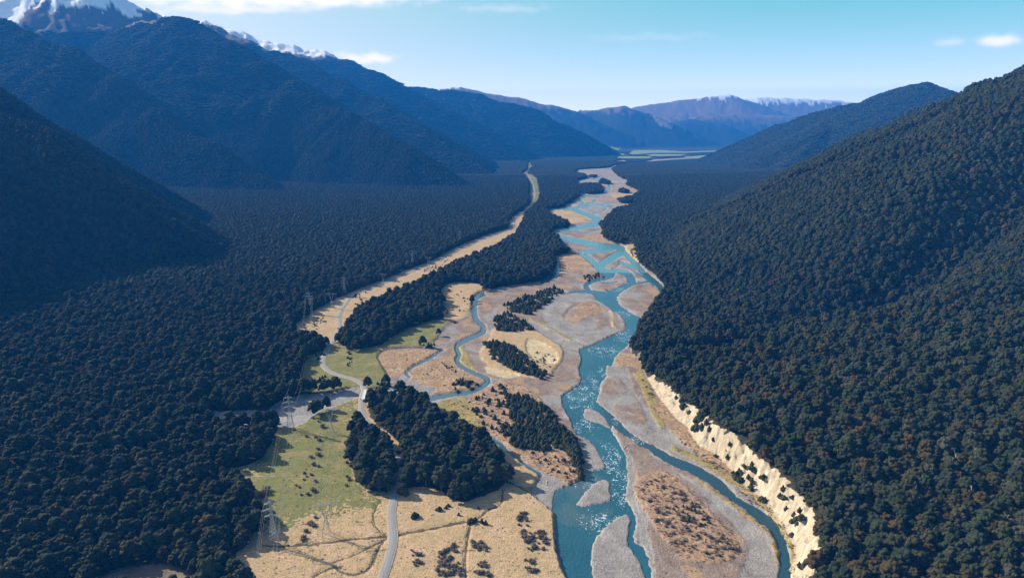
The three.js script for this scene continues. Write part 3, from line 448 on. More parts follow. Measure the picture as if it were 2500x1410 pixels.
// ------------------------------------------------------------------ river
{
  const rip = tile(512, (u, v) => 0.5 + 0.4 * wrapNoise(u, v, 11) + 0.3 * wrapNoise(u, v, 27)); rip.repeat.set(1 / 26, 1 / 26); rip.channel = 1;
  const rapids = [[1500, 1135, 30, 70], [1520, 1215, 24, 22], [1465, 1270, 60, 26], [1430, 1175, 50, 14], [1425, 1035, 40, 24], [1420, 965, 46, 40], [1450, 935, 16, 30], [1480, 855, 50, 16], [1530, 820, 34, 22], [1525, 765, 24, 10], [1508, 704, 22, 9], [1500, 1025, 10, 10], [1560, 1072, 34, 14], [1470, 905, 12, 16]].map(([x, y, a, b]) => { const c = G(x, y), r = G(x + a, y), u = G(x, y - b), l = G(x, y + b); return [c[0], (u[1] + l[1]) / 2, Math.abs(r[0] - c[0]), Math.abs(u[1] - l[1]) / 2]; });
  const inside = (P, x, y) => { let c = false; for (let i = 0, j = P.length - 1; i < P.length; j = i++) if ((P[i][1] > y) !== (P[j][1] > y) && x < (P[j][0] - P[i][0]) * (y - P[i][1]) / (P[j][1] - P[i][1]) + P[i][0]) c = !c; return c; };
  const SIDE = [[1462, 980], [1500, 1002], [1700, 1115], [1960, 1255], [1980, 1450], [1860, 1450], [1860, 1310], [1620, 1140], [1505, 1056], [1485, 1025]].map((q) => G(...q)), RIFFLE = [[1345, 1165], [1430, 1150], [1500, 1160], [1490, 1240], [1440, 1290], [1345, 1260]].map((q) => G(...q));
  const w = 1400, h = 2000, x0 = -30, x1 = 320, z0 = -1480, z1 = -380, d = new Uint8Array(w * h * 4);
  for (let j = 0; j < h; j++) for (let i = 0; i < w; i++) {
    const x = x0 + (x1 - x0) * (i + 0.5) / w, z = z0 + (z1 - z0) * (j + 0.5) / h; let k = 0;
    for (const [cx, cz, rx, rz] of rapids) { const q = ((x - cx) / rx) ** 2 + ((z - cz) / rz) ** 2; if (q < 1.6) k = Math.max(k, sstep(1.6, 0.1, q)); }
    const n = noise(x / 2.1 + 2 * noise(x / 9, z / 9), z / 1.1) * 0.8 + 0.5 * noise(x / 0.9, z / 0.7), foam = k > 0 ? sstep(1.0 - 0.42 * k, 1.14 - 0.42 * k, n + 0.22 + 0.35 * noise(x / 7, z / 12)) : 0, s = fbm(x / 40, z / 60, 3);
    let tone = 0; if (inside(SIDE, x, z)) tone = 1; const shal = inside(RIFFLE, x + 5 * noise(x / 12, z / 12), z + 8 * noise(x / 12 + 5, z / 12)) ? 0.6 : 0;
    let silt = mix3([0.014, 0.074, 0.112], [0.022, 0.1, 0.135], clamp(0.5 + s * 1.2, 0, 1)); silt = mix3(silt, [0.022, 0.058, 0.078], tone * 0.85); silt = mix3(silt, [0.09, 0.12, 0.125], shal * clamp(0.5 + 2 * s, 0, 1)); const c = mix3(silt, [0.75, 0.8, 0.8], clamp(foam, 0, 1)), o = (j * w + i) * 4;
    d[o] = toSRGB(c[0]); d[o + 1] = toSRGB(c[1]); d[o + 2] = toSRGB(c[2]); d[o + 3] = 255;
  }
  const map = new THREE.DataTexture(d, w, h); map.colorSpace = THREE.SRGBColorSpace; map.magFilter = THREE.LinearFilter; map.needsUpdate = true;
  const nearWater = new THREE.MeshPhysicalMaterial({ map, roughness: 0.16, bumpMap: rip, bumpScale: 0.22, ior: 1.33 });
  const farWater = new THREE.MeshPhysicalMaterial({ color: new THREE.Color().setRGB(0.085, 0.22, 0.25), roughness: 0.2, bumpMap: rip, bumpScale: 0.22, ior: 1.33 });
  const streamWater = new THREE.MeshPhysicalMaterial({ color: rgb(0.06, 0.115, 0.15), roughness: 0.2, bumpMap: rip, bumpScale: 0.2, ior: 1.33 });
  const sheet = (name, xa, xb, za, zb, m) => {
    const g = new THREE.PlaneGeometry(xb - xa, zb - za, 24, 40); g.rotateX(-Math.PI / 2); g.translate((xa + xb) / 2, WATER_Y, (za + zb) / 2);
    const p = g.attributes.position, uv = [], uv1 = []; for (let i = 0; i < p.count; i++) { uv.push((p.getX(i) - x0) / (x1 - x0), (p.getZ(i) - z0) / (z1 - z0)); uv1.push(p.getX(i), p.getZ(i)); }
    g.setAttribute('uv', new THREE.Float32BufferAttribute(uv, 2)); g.setAttribute('uv1', new THREE.Float32BufferAttribute(uv1, 2));
    const s = new THREE.Mesh(g, m); s.name = name; s.userData = { kind: 'structure' }; s.receiveShadow = true; scene.add(s);
  };
  sheet('river', x0, x1, z0, z1, nearWater); sheet('stream', -160, x0, -1480, -600, streamWater); sheet('upper_river', -160, 900, -9000, z0, farWater);
}

// ------------------------------------------------------------------ road
function ribbon(pts, half, lift, uvLen = 1) {
  const c = new THREE.CatmullRomCurve3(pts.map(([x, z]) => new THREE.Vector3(x, 0, z))), n = Math.ceil(c.getLength() / 4), P = c.getSpacedPoints(n), pos = [], uv = [], idx = [], hs = P.map((p) => ground(p.x, p.z)); let len = 0;
  for (let i = 0; i <= n; i++) {
    const a = P[Math.max(0, i - 1)], b = P[Math.min(n, i + 1)], l = Math.hypot(b.x - a.x, b.z - a.z) || 1, nx = -(b.z - a.z) / l, nz = (b.x - a.x) / l; let h = 0, q = 0; for (let k = -6; k <= 6; k++) { h += Math.max(0.9, hs[clamp(i + k, 0, n)]); q++; } h = h / q + lift;
    if (i) len += P[i].distanceTo(P[i - 1]);
    pos.push(P[i].x + nx * (half + 0.7), h - 0.9, P[i].z + nz * (half + 0.7), P[i].x + nx * half, h, P[i].z + nz * half, P[i].x - nx * half, h, P[i].z - nz * half, P[i].x - nx * (half + 0.7), h - 0.9, P[i].z - nz * (half + 0.7));
    uv.push(0, len, 0.7, len, 0.7 + 2 * half, len, 1.4 + 2 * half, len);
    if (i < n) for (let k = 0; k < 3; k++) { const o = i * 4 + k; idx.push(o, o + 1, o + 4, o + 4, o + 1, o + 5); }
  }
  const g = new THREE.BufferGeometry(); g.setAttribute('position', new THREE.Float32BufferAttribute(pos, 3)); g.setAttribute('uv', new THREE.Float32BufferAttribute(uv, 2)); g.setIndex(idx); g.computeVertexNormals(); return g;
}
const ROAD = [[925, 1440], [934, 1408], [947, 1371], [957, 1334], [960, 1307], [957, 1279], [955, 1251], [959, 1229], [963, 1205], [967, 1178], [971, 1159], [971, 1138], [967, 1115], [957, 1093], [938, 1071], [916, 1054], [897, 1032], [885, 1009], [882, 984], [886, 963], [890, 950], [884, 938], [865, 926], [832, 917], [803, 906], [787, 888], [795, 860], [818, 822], [828, 795], [828, 768], [845, 738], [860, 722], [890, 710], [960, 682], [1030, 652], [1100, 620], [1170, 588], [1235, 562], [1257, 551], [1255, 538], [1264, 526], [1288, 508], [1304, 484], [1302, 452], [1290, 428]].map(([x, y]) => G(x, y, 1.5));
{
  const grain = tile(256, (u, v) => 0.5 + 0.3 * wrapNoise(u, v, 9) + 0.3 * wrapNoise(u, v, 22)); grain.repeat.set(1 / 9, 1 / 9);
  const verge = new THREE.Mesh(ribbon(ROAD, 3.6, 0.3), new THREE.MeshStandardMaterial({ color: new THREE.Color().setRGB(0.3, 0.26, 0.2), roughness: 1, bumpMap: grain, bumpScale: 0.05 })); verge.name = 'road_verge'; verge.userData = { kind: 'structure' }; verge.receiveShadow = true; scene.add(verge);
  const d = new Uint8Array(64 * 512 * 4); for (let j = 0; j < 512; j++) for (let i = 0; i < 64; i++) { const track = Math.exp(-(((i / 63 * 6.6 - 2.2) / 0.5) ** 2)) + Math.exp(-(((i / 63 * 6.6 - 4.4) / 0.5) ** 2)), v = 0.2 + 0.03 * track + 0.03 * noise(i / 9, j / 18) + 0.02 * noise(i / 2, j / 2), o = (j * 64 + i) * 4; d[o] = toSRGB(v * 0.98); d[o + 1] = toSRGB(v); d[o + 2] = toSRGB(v * 1.03); d[o + 3] = 255; }
  const map = new THREE.DataTexture(d, 64, 512); map.colorSpace = THREE.SRGBColorSpace; map.wrapS = map.wrapT = THREE.RepeatWrapping; map.magFilter = THREE.LinearFilter; map.repeat.set(1 / 6.6, 1 / 60); map.needsUpdate = true;
  const road = new THREE.Mesh(ribbon(ROAD, 2.6, 0.36), new THREE.MeshStandardMaterial({ map, roughness: 0.9 })); road.name = 'road'; road.userData = { kind: 'structure' }; road.receiveShadow = true; scene.add(road);
}

// ------------------------------------------------------------------ trees
const V3 = (x, y, z) => new THREE.Vector3(x, y, z);
function blob(r, cx, cy, cz, flat, R, detail) {
  const g = new THREE.IcosahedronGeometry(r, detail), p = g.attributes.position, sx = R() * 90, sz = R() * 90;
  for (let i = 0; i < p.count; i++) { const x = p.getX(i), y = p.getY(i), z = p.getZ(i), k = 1 + 0.32 * noise(x * 1.3 / r + sx, (z + y * 0.7) * 1.3 / r + sz) + 0.16 * noise(x * 3.1 / r + sz, (z - y) * 3.1 / r + sx); p.setXYZ(i, cx + x * k, cy + y * k * flat, cz + z * k); }
  g.deleteAttribute('uv'); return g;
}
function leaves(n, pts, size, R) {
  const pos = [];
  for (let i = 0; i < n; i++) { const q = pts[Math.floor(R() * pts.length)], a = R() * 6.28, b = Math.acos(1 - 1.5 * R()), rr = q[3] * (0.95 + 0.28 * R()), c = [q[0] + rr * Math.sin(b) * Math.cos(a), q[1] + rr * 0.72 * Math.cos(b), q[2] + rr * Math.sin(b) * Math.sin(a)]; for (let k = 0; k < 3; k++) pos.push(c[0] + (R() - 0.5) * size * 2, c[1] + (R() - 0.5) * size, c[2] + (R() - 0.5) * size * 2); }
  const g = new THREE.BufferGeometry(); g.setAttribute('position', new THREE.Float32BufferAttribute(pos, 3)); g.computeVertexNormals(); return g;
}
function tidy(list) { const g = mergeGeometries(list.map((q) => { const k = q.index ? q.toNonIndexed() : q; for (const n of Object.keys(k.attributes)) if (n !== 'position') k.deleteAttribute(n); return k; })); g.computeVertexNormals(); return g; }
function beechCrown(seed, fine) {   // a tiered, cauliflower-topped crown, 1 unit = 1 m, about 14 m tall
  const R = rng(seed), out = [], pts = [], n = fine ? 26 : 13, hgt = 12.5 + 2 * R();
  for (let i = 0; i < n; i++) {
    const t = Math.pow((i + 0.5) / n, 0.85), a = i * 2.4 + R(), y = hgt - 8.2 * t - R() * 0.6, rad = (0.7 + 4.1 * Math.pow(t, 0.62)) * (0.72 + 0.4 * R()), r = (fine ? 1.5 : 2.1) * (0.75 + 0.55 * R());
    const q = [rad * Math.cos(a), y, rad * Math.sin(a), r]; pts.push(q); out.push(blob(r, q[0], q[1], q[2], 0.72, R, fine ? 2 : 1));
  }
  out.push(blob(3.4, 0, hgt - 4.6, 0, 1.1, R, 1));
  out.push(leaves(fine ? 520 : 90, pts, fine ? 0.42 : 0.7, R));
  return tidy(out);
}
function beechTrunk(seed) {
  const R = rng(seed), out = [], t = new THREE.CylinderGeometry(0.16, 0.38, 9.5, 7, 4); t.translate(0, 4.4, 0); out.push(t);
  for (let k = 0; k < 5; k++) { const a = k * 1.3 + R(), l = new THREE.CylinderGeometry(0.05, 0.14, 4, 5); l.translate(0, 2, 0); l.rotateZ(0.8 + 0.3 * R()); l.rotateY(a); l.translate(0, 4 + k * 0.9, 0); out.push(l); }
  return tidy(out);
}
function clumpGeo(seed) {   // a few crowns of distant forest
  const R = rng(seed), out = [];
  for (let i = 0; i < 9; i++) { const a = i * 2.4, d = 3.7 * Math.sqrt(i + 0.3), r = 3.6 + 1.6 * R(); out.push(blob(r, d * Math.cos(a), 5 + 4.5 * R(), d * Math.sin(a), 1.15, R, 1)); const r2 = 2 + R(); out.push(blob(r2, d * Math.cos(a) + 2 * R(), 10 + 3 * R(), d * Math.sin(a), 0.8, R, 1)); }
  return tidy(out);
}
function bushGeo(seed, tall) {
  const R = rng(seed), out = [], pts = [];
  for (let i = 0; i < 11; i++) { const t = i / 10, a = i * 2.4 + R(), y = tall * (1 - 0.86 * t), rad = (tall > 1.6 ? 0.62 : 0.8) * t * (0.7 + 0.5 * R()), r = 0.26 + 0.3 * t * (0.7 + 0.5 * R()); pts.push([rad * Math.cos(a), y, rad * Math.sin(a), r]); out.push(blob(r, rad * Math.cos(a), y, rad * Math.sin(a), 1.1, R, 1)); }
  out.push(leaves(150, pts, 0.12, R));
  const s = new THREE.CylinderGeometry(0.04, 0.07, 0.4, 5); s.translate(0, 0.15, 0); out.push(s);
  return tidy(out);
}
function twigGeo(seed) {   // leafless wiry shrub: a thicket of bare stems
  const R = rng(seed), out = [];
  for (let i = 0; i < 46; i++) { const l = 0.5 + 0.75 * R(), c = new THREE.CylinderGeometry(0.012, 0.035, l, 3); c.translate(0, l / 2, 0); c.rotateZ(0.15 + 1.15 * R()); c.rotateY(R() * 6.28); c.translate((R() - 0.5) * 0.7, 0.25 * R(), (R() - 0.5) * 0.7); out.push(c); }
  const pts = []; for (let i = 0; i < 7; i++) pts.push([(R() - 0.5) * 1.1, 0.35 + 0.4 * R(), (R() - 0.5) * 1.1, 0.42]); out.push(leaves(260, pts, 0.13, R)); for (const q of pts) out.push(blob(0.3, ...q.slice(0, 3), 0.8, R, 1));
  return tidy(out);
}
const leafy = (c, r = 0.9) => new THREE.MeshPhysicalMaterial({ color: c, roughness: r, specularIntensity: 0.2 });
const leafMat = leafy(0xffffff);
const trunkMat = new THREE.MeshStandardMaterial({ color: rgb(0.13, 0.105, 0.085), roughness: 1 });
const beechFine = [11, 12, 13, 14, 15].map((s) => beechCrown(s, true)), beechLow = [21, 22, 23, 24].map((s) => beechCrown(s, false)), clumps = [31, 32, 33].map(clumpGeo), trunks = [1, 2].map(beechTrunk);
const bushes = [41, 42, 43, 44].map((s) => bushGeo(s, s % 2 ? 2.1 : 1.35)), twigs = [51, 52, 53].map(twigGeo);
const GREENS = [[0.0186, 0.0279, 0.0130], [0.0232, 0.0315, 0.0139], [0.0269, 0.0305, 0.0148], [0.0158, 0.0251, 0.0130], [0.0325, 0.0344, 0.0167], [0.0213, 0.0298, 0.0186]];
const GOLDS = [[0.0409, 0.0335, 0.0130], [0.0463, 0.0335, 0.0139], [0.0371, 0.0353, 0.0139], [0.0391, 0.0417, 0.0279]];

function project(x, y, z) { const cf = -z * CP - (y - EYE) * SP, cu = (y - EYE) * CP - z * SP; return cf > 1 ? [1250 + FPX * x / cf, 705 - FPX * cu / cf, cf] : null; }
const inView = (x, y, z, m) => { const p = project(x, y, z); return p && p[0] > -m && p[0] < 2500 + m && p[1] > -m && p[1] < 1410 + m; };
const forestTrees = [], mid = [], wide = [];
{
  const R = rng(5);
  const wanted = (x, z, y, r) => {
    if (coverAt(x, z) !== Z.forest) return false;
    { const p = project(x, y, z); if (p && p[0] > 855 && p[0] < 1250 && p[1] > 945 && p[1] < 1240 && noise(x * 3.7, z * 3.7) < -0.12) return false; }
    { const p = project(x, y, z); if (p && p[1] > 1405 && p[0] > 600 && p[0] < 1990) return false; }
    if (x > 150 && x < 420 && z < -820 && z > -1010) { const [gd, gs] = gullyDist(x, z); if (gd < 15 + 16 * sstep(1, 3, gs)) return false; }
    if (r > 7000) for (let k = 1; k < 5; k++) if (coverAt(x, z - 110 * k) === Z.field || coverAt(x, z - 110 * k) === Z.mauve) return false;
    if (z > -870 && isCliff(x, z)) return false;
    const p = project(x, y, z); if (p && p[0] > 1790 && p[0] < 1985 && p[1] > 812 && p[1] < 872 && gullyDist(x, z)[0] < 24) return false;
    return true;
  };
  const sow = (r0, r1, step, list, tall, slack) => {
    for (let z = r1; z > -r1; z -= step) for (let x = -r1; x < r1; x += step) {
      const rr = Math.hypot(x, z); if (rr < r0 * 0.98 || rr > r1 * 1.02) continue;
      const jx = x + (R() - 0.5) * step * 1.25, jz = z + (R() - 0.5) * step * 1.25, xx = jx * 0.883 - jz * 0.469, zz = jx * 0.469 + jz * 0.883, r = Math.hypot(xx, zz); if (r < r0 || r >= r1) continue;
      const a = Math.atan2(xx, -zz) * 180 / Math.PI; if (a < -46 || a > 46) continue;
      const y = ground(xx, zz); if (y > 1080 + 90 * noise(xx / 200, zz / 200)) continue;
      if (!inView(xx, y + tall, zz, 90) && !inView(xx, y, zz, 90)) continue;
      if (hidden(xx, y + tall, zz, slack) || !wanted(xx, zz, y, r)) continue;
      list.push([xx, y, zz, r, R(), R()]);
    }
  };
  sow(290, 1450, 7.4, forestTrees, 16, 0.012); sow(1450, 4600, 9.0, mid, 16, 0.004); sow(4600, 7000, 18, wide, 16, 0.003); sow(7000, 10500, 26, wide, 10, 0.002);
}
console.log('forest', forestTrees.length, mid.length, wide.length);
const dummy = new THREE.Object3D(), tint = new THREE.Color();
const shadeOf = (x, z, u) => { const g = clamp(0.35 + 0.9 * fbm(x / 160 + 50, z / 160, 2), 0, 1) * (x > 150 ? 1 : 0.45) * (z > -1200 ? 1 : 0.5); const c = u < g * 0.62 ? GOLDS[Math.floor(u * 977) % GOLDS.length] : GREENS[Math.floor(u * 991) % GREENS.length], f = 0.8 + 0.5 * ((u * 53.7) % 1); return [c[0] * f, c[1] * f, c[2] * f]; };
function scatter(name, geos, list, size, label, category, colour, mat = leafMat) {
  const by = geos.map(() => []); list.forEach((t, i) => by[Math.floor(t[4] * 1e4) % geos.length].push(t));
  by.forEach((L, k) => {
    if (!L.length) return; const m = new THREE.InstancedMesh(geos[k], mat, L.length);
    L.forEach((t, i) => { const s = size(t); dummy.position.set(t[0], t[1] - 0.3, t[2]); dummy.rotation.set(0, t[5] * 6.28, 0); dummy.scale.set(s[0], s[1], s[0]); dummy.updateMatrix(); m.setMatrixAt(i, dummy.matrix); m.setColorAt(i, tint.setRGB(...colour(t))); });
    tag(m, name, label, category, null, 'stuff');
  });
}
// nearest three hundred forest trees stand as things of their own
{
  const open = (t) => { const p = project(t[0], t[1] + 9, t[2]); return p && p[0] > 5 && p[0] < 2495 && p[1] > 5 && p[1] < 1405; };
  const cand = forestTrees.filter(open).sort((a, b) => a[3] - b[3]);
  const grove = [], rest = []; for (const t of cand) { const p = project(t[0], t[1], t[2]); ((p[0] > 850 && p[0] < 1245 && p[1] > 940 && p[1] < 1240) ? grove : rest).push(t); }
  const chosen = new Set([...grove.slice(0, 130), ...rest].slice(0, 300));
  const crownMats = [...GREENS, ...GOLDS].map((c) => leafy(rgb(c[0] * 1.05, c[1] * 1.05, c[2] * 1.05)));
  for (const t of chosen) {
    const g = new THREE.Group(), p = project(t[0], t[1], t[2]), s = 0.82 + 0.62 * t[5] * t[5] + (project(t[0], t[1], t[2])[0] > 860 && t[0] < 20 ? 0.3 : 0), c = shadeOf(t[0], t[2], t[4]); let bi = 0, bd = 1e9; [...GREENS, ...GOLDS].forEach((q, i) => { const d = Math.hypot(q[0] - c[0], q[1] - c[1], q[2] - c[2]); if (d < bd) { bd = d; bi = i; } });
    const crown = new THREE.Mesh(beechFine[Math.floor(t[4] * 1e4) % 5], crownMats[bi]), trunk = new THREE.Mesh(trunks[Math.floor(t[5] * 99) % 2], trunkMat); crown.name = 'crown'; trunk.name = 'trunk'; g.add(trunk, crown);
    g.position.set(t[0], t[1] - 0.3, t[2]); g.rotation.y = t[5] * 6.28; g.scale.set(s, s * (0.92 + 0.2 * t[4]), s);
    const hue = bi < 6 ? ['dark green', 'mid green', 'olive green', 'deep bottle green', 'yellowish green', 'grey green'][bi] : ['bronze', 'rusty brown', 'khaki', 'pale grey'][bi - 6], size = s > 1.25 ? 'very large' : s > 1.02 ? 'large' : s > 0.88 ? 'middling' : 'small';
    const where = p[0] > 850 && p[0] < 1245 && p[1] > 940 ? [(p[0] < 975 && p[1] > 1020 ? 'in the narrow grove between paddock and road' : p[1] < 1040 ? 'at the bridge end of the large grove' : p[1] < 1110 ? 'in the middle of the large grove' : p[0] < 1090 ? 'at the roadside end of the large grove' : 'at the river end of the large grove'), p[0] < 975 && p[1] > 1020 ? 'narrow grove beside the road' : 'large grove by the stream']
      : p[0] < 850 ? [p[1] > 1330 ? 'in the forest at the bottom left corner' : p[0] < 300 ? 'deep in the forest left of the paddock' : 'at the forest edge left of the paddock', 'near forest trees left of the paddock'] : [p[0] < 2080 ? 'on the lip above the silt cliff' : p[0] < 2290 ? 'in the forest behind the silt cliff' : 'in the forest at the bottom right corner', 'near forest trees above the cliff'];
    const label = size + ' ' + hue + ' beech tree ' + where[0], group = where[1];
    tag(g, 'beech_tree', label, 'tree', group);
  }
  const others = forestTrees.filter((t) => !chosen.has(t));
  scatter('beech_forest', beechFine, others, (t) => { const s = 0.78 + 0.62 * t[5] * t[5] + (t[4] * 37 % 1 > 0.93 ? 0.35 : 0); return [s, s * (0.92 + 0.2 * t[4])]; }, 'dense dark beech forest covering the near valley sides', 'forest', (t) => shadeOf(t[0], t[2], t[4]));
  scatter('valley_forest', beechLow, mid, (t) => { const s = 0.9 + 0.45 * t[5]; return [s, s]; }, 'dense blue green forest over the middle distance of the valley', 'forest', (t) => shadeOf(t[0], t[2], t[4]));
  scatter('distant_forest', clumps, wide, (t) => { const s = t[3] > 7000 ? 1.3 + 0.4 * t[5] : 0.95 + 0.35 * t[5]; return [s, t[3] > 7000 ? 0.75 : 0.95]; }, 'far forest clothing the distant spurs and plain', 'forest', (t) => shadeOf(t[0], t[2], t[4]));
}

// ------------------------------------------------------------------ bushes
{
  const R = rng(909), all = [];
  const bushAt = (px, py, h, kind, label, group) => { const [x, z] = G(px, py, 1.2); all.push({ x, z, h, kind, label, group, u: R(), v: R() }); };
  const inPoly = (P, x, y) => { let c = false; for (let i = 0, j = P.length - 1; i < P.length; j = i++) if ((P[i][1] > y) !== (P[j][1] > y) && x < (P[j][0] - P[i][0]) * (y - P[i][1]) / (P[j][1] - P[i][1]) + P[i][0]) c = !c; return c; };
  const sowIn = (poly, n, h0, h1, kind, label, group, clumpy = 0) => { const xs = poly.map((p) => p[0]), ys = poly.map((p) => p[1]), a = Math.min(...xs), b = Math.max(...xs), c = Math.min(...ys), d = Math.max(...ys); for (let k = 0, g = 0; k < n && g < n * 40; g++) { const x = a + (b - a) * R(), y = c + (d - c) * R(); if (!inPoly(poly, x, y) || (clumpy && noise(x / 22 + 9, y / 13) < -0.25 + clumpy * 0.35 * R())) continue; const w = G(x, y); if ([Z.water, Z.stream].includes(coverAt(w[0], w[1]))) continue; bushAt(x, y, mix(h0, h1, R() ** 1.6), kind, label, group); k++; } };
  const D = 'dark';
  sowIn([[1205, 772], [1240, 764], [1280, 786], [1305, 803], [1260, 812], [1210, 806]], 190, 3.5, 7, D, 'dark bush in the upper thicket beside the dry braid track', 'upper thicket');
  sowIn([[1178, 832], [1240, 838], [1280, 866], [1330, 912], [1325, 924], [1260, 908], [1205, 876]], 300, 3.5, 7, D, 'dark bush in the long thicket on the sandy island', 'long thicket on the island');
  sowIn([[1228, 745], [1262, 730], [1300, 718], [1350, 700], [1374, 712], [1330, 744], [1290, 768], [1250, 760]], 280, 4, 7.5, D, 'dark bush in the thicket beside the river bend upstream', 'thicket upstream of the island');
  sowIn([[1424, 672], [1470, 667], [1478, 678], [1450, 686], [1430, 684]], 46, 3, 6, D, 'dark bush on the small midstream gravel island', 'midstream island bushes');
  sowIn([[1232, 962], [1290, 968], [1330, 992], [1365, 1035], [1402, 1070], [1414, 1120], [1424, 1165], [1412, 1168], [1398, 1130], [1388, 1100], [1350, 1088], [1300, 1064], [1250, 1010]], 330, 4, 8, D, 'dark upright bush in the dense stand on the orange river island', 'dense stand on the orange island');
  sowIn([[1236, 1042], [1290, 1048], [1320, 1080], [1345, 1098], [1290, 1096], [1250, 1088]], 110, 4, 8, D, 'dark upright bush at the stream end of the orange island stand', 'stream end of the orange island');
  sowIn([[1140, 985], [1180, 955], [1232, 935], [1250, 1000], [1290, 1050], [1230, 1065], [1180, 1035]], 90, 2.2, 6, D, 'scattered dark bush on open orange grass of the river island', 'scattered bushes on the orange island');
  sowIn([[1290, 1095], [1380, 1105], [1405, 1150], [1390, 1172], [1330, 1145]], 34, 1.2, 4, D, 'small dark bush at the downstream tip of the orange island', 'downstream tip bushes');
  sowIn([[1090, 935], [1130, 922], [1165, 935], [1160, 948], [1110, 954]], 32, 2.5, 5.5, D, 'dark bush in the clump inside the stream meander', 'meander clump');
  sowIn([[1072, 880], [1090, 886], [1118, 902], [1110, 908], [1085, 896]], 16, 1.5, 3, D, 'low bush on the tan flat above the meander', 'tan flat bushes');
  sowIn([[1024, 840], [1060, 838], [1062, 848], [1030, 850]], 14, 2, 4.5, D, 'dark bush at the corner of the green field', 'field corner bushes');
  sowIn([[1068, 720], [1110, 700], [1150, 712], [1148, 780], [1100, 790]], 26, 1.5, 4, D, 'small bush scattered on the dry upper meadow', 'upper meadow bushes');
  sowIn([[846, 840], [858, 850], [858, 900], [848, 895]], 18, 2, 4, D, 'dark bush along the fence line through the upper paddock', 'fence line bushes');
  sowIn([[766, 930], [794, 918], [798, 940], [778, 952]], 10, 2.5, 5, D, 'dark bush in the clump on the small paddock above the creek', 'paddock clump above the creek');
  sowIn([[768, 870], [790, 850], [800, 858], [780, 890]], 14, 2, 4, D, 'dark bush beside the road above the small paddock', 'roadside bushes');
  sowIn([[820, 800], [850, 800], [856, 842], [838, 850]], 26, 2.5, 5, D, 'dark bush between the road and the forest strip', 'bushes under the forest strip');
  sowIn([[918, 938], [950, 932], [958, 952], [920, 956]], 16, 3, 6, D, 'dark bush beside the creek below the bridge', 'creek bushes below the bridge');
  const grey = 'grey';
  const row = (pts, label, group) => pts.forEach(([x, y, h]) => bushAt(x, y, h, grey, label, group));
  row([[765, 1022, 2], [786, 1043, 4], [778, 1030, 2], [748, 1066, 2.5], [770, 1068, 2], [778, 1076, 3], [776, 1097, 2.4], [759, 1117, 2.6], [776, 1112, 3.4], [766, 1136, 3.2], [778, 1140, 2.2], [742, 1156, 2], [748, 1164, 1.6], [760, 1160, 2.2], [730, 1190, 1.6], [742, 1172, 1.6], [770, 1176, 2.2], [765, 1199, 3.6], [752, 1208, 2.6], [735, 1209, 1.6], [722, 1186, 1.5]], 'grey leafless shrub in the row down the middle of the green paddock', 'grey shrub row in the paddock');
  row([[850, 1090, 3], [858, 1080, 3], [844, 1102, 2.6], [846, 1130, 2.4], [854, 1138, 2.6], [848, 1116, 2.2], [846, 1164, 2], [852, 1172, 2.4], [845, 1186, 2], [860, 1060, 3], [866, 1068, 3.4]], 'grey leafless shrub along the paddock edge of the roadside grove', 'grey shrubs by the grove');
  row([[644, 1206, 5], [650, 1198, 4.4], [638, 1214, 3.6]], 'dark leafless shrub at the forest edge beside the green paddock', 'forest edge shrubs');
  row([[770, 1264, 1.8], [754, 1280, 2.6], [764, 1284, 3], [748, 1298, 2.6], [742, 1314, 3], [738, 1320, 2.4], [760, 1275, 1.8]], 'grey shrub in the short line beside the near pylon', 'grey shrubs by the near pylon');
  sowIn([[1000, 1345], [1028, 1340], [1030, 1385], [1004, 1380]], 14, 1.2, 2.4, grey, 'low grey shrub in the patch right of the road bottom', 'grey patch right of the road');
  sowIn([[1070, 1340], [1108, 1330], [1130, 1380], [1130, 1405], [1065, 1405]], 44, 1.4, 3, grey, 'low grey shrub in the large patch on the tan field', 'large grey patch on the tan field');
  sowIn([[1155, 1325], [1188, 1325], [1188, 1345], [1155, 1350]], 14, 1.4, 2.8, grey, 'low grey shrub beside the ditch on the tan field', 'grey shrubs beside the ditch');
  sowIn([[1155, 1370], [1190, 1375], [1195, 1408], [1160, 1408]], 14, 1.4, 2.8, grey, 'low grey shrub near the bottom of the tan field', 'grey shrubs low on the tan field');
  sowIn([[1265, 1255], [1288, 1250], [1290, 1285], [1265, 1290]], 14, 1.5, 3, grey, 'low grey shrub in the upper clump by the river bank', 'upper clump by the bank');
  sowIn([[1270, 1290], [1330, 1300], [1345, 1345], [1300, 1350], [1270, 1335]], 44, 1.3, 2.8, grey, 'low grey shrub in the long scatter by the river bank', 'long scatter by the bank');
  sowIn([[1275, 1365], [1310, 1362], [1315, 1400], [1285, 1402]], 12, 1.3, 2.8, grey, 'low grey shrub in the lowest clump by the river bank', 'lowest clump by the bank');
  sowIn([[1560, 1190], [1600, 1165], [1650, 1185], [1700, 1225], [1760, 1290], [1800, 1340], [1740, 1360], [1660, 1340], [1600, 1270]], 150, 0.7, 2.6, grey, 'low grey brown shrub on the orange gravel bar between channels', 'shrubs on the orange gravel bar', 1);
  sowIn([[1655, 1230], [1700, 1225], [1735, 1265], [1725, 1290], [1670, 1275]], 26, 1.6, 3.2, D, 'dark bush in the middle of the orange gravel bar', 'dark bushes on the gravel bar');
  bushAt(1012, 1263, 5.4, D, 'lone dark cone shaped tree on the tan field right of the road', null);
  for (const [x, y, h] of [[1072, 1246, 4], [1088, 1242, 3], [1094, 1236, 3.4], [1120, 1258, 2.6], [1166, 1242, 3]]) bushAt(x, y, h, D, 'round dark bush on the grass below the large grove', 'round bushes below the grove');
  for (const [x, y, h] of [[1150, 1276, 5], [1160, 1272, 4], [1176, 1278, 5], [1186, 1280, 4]]) bushAt(x, y, h, D, 'dark bush where the two ditches meet on the tan field', 'ditch junction bushes');
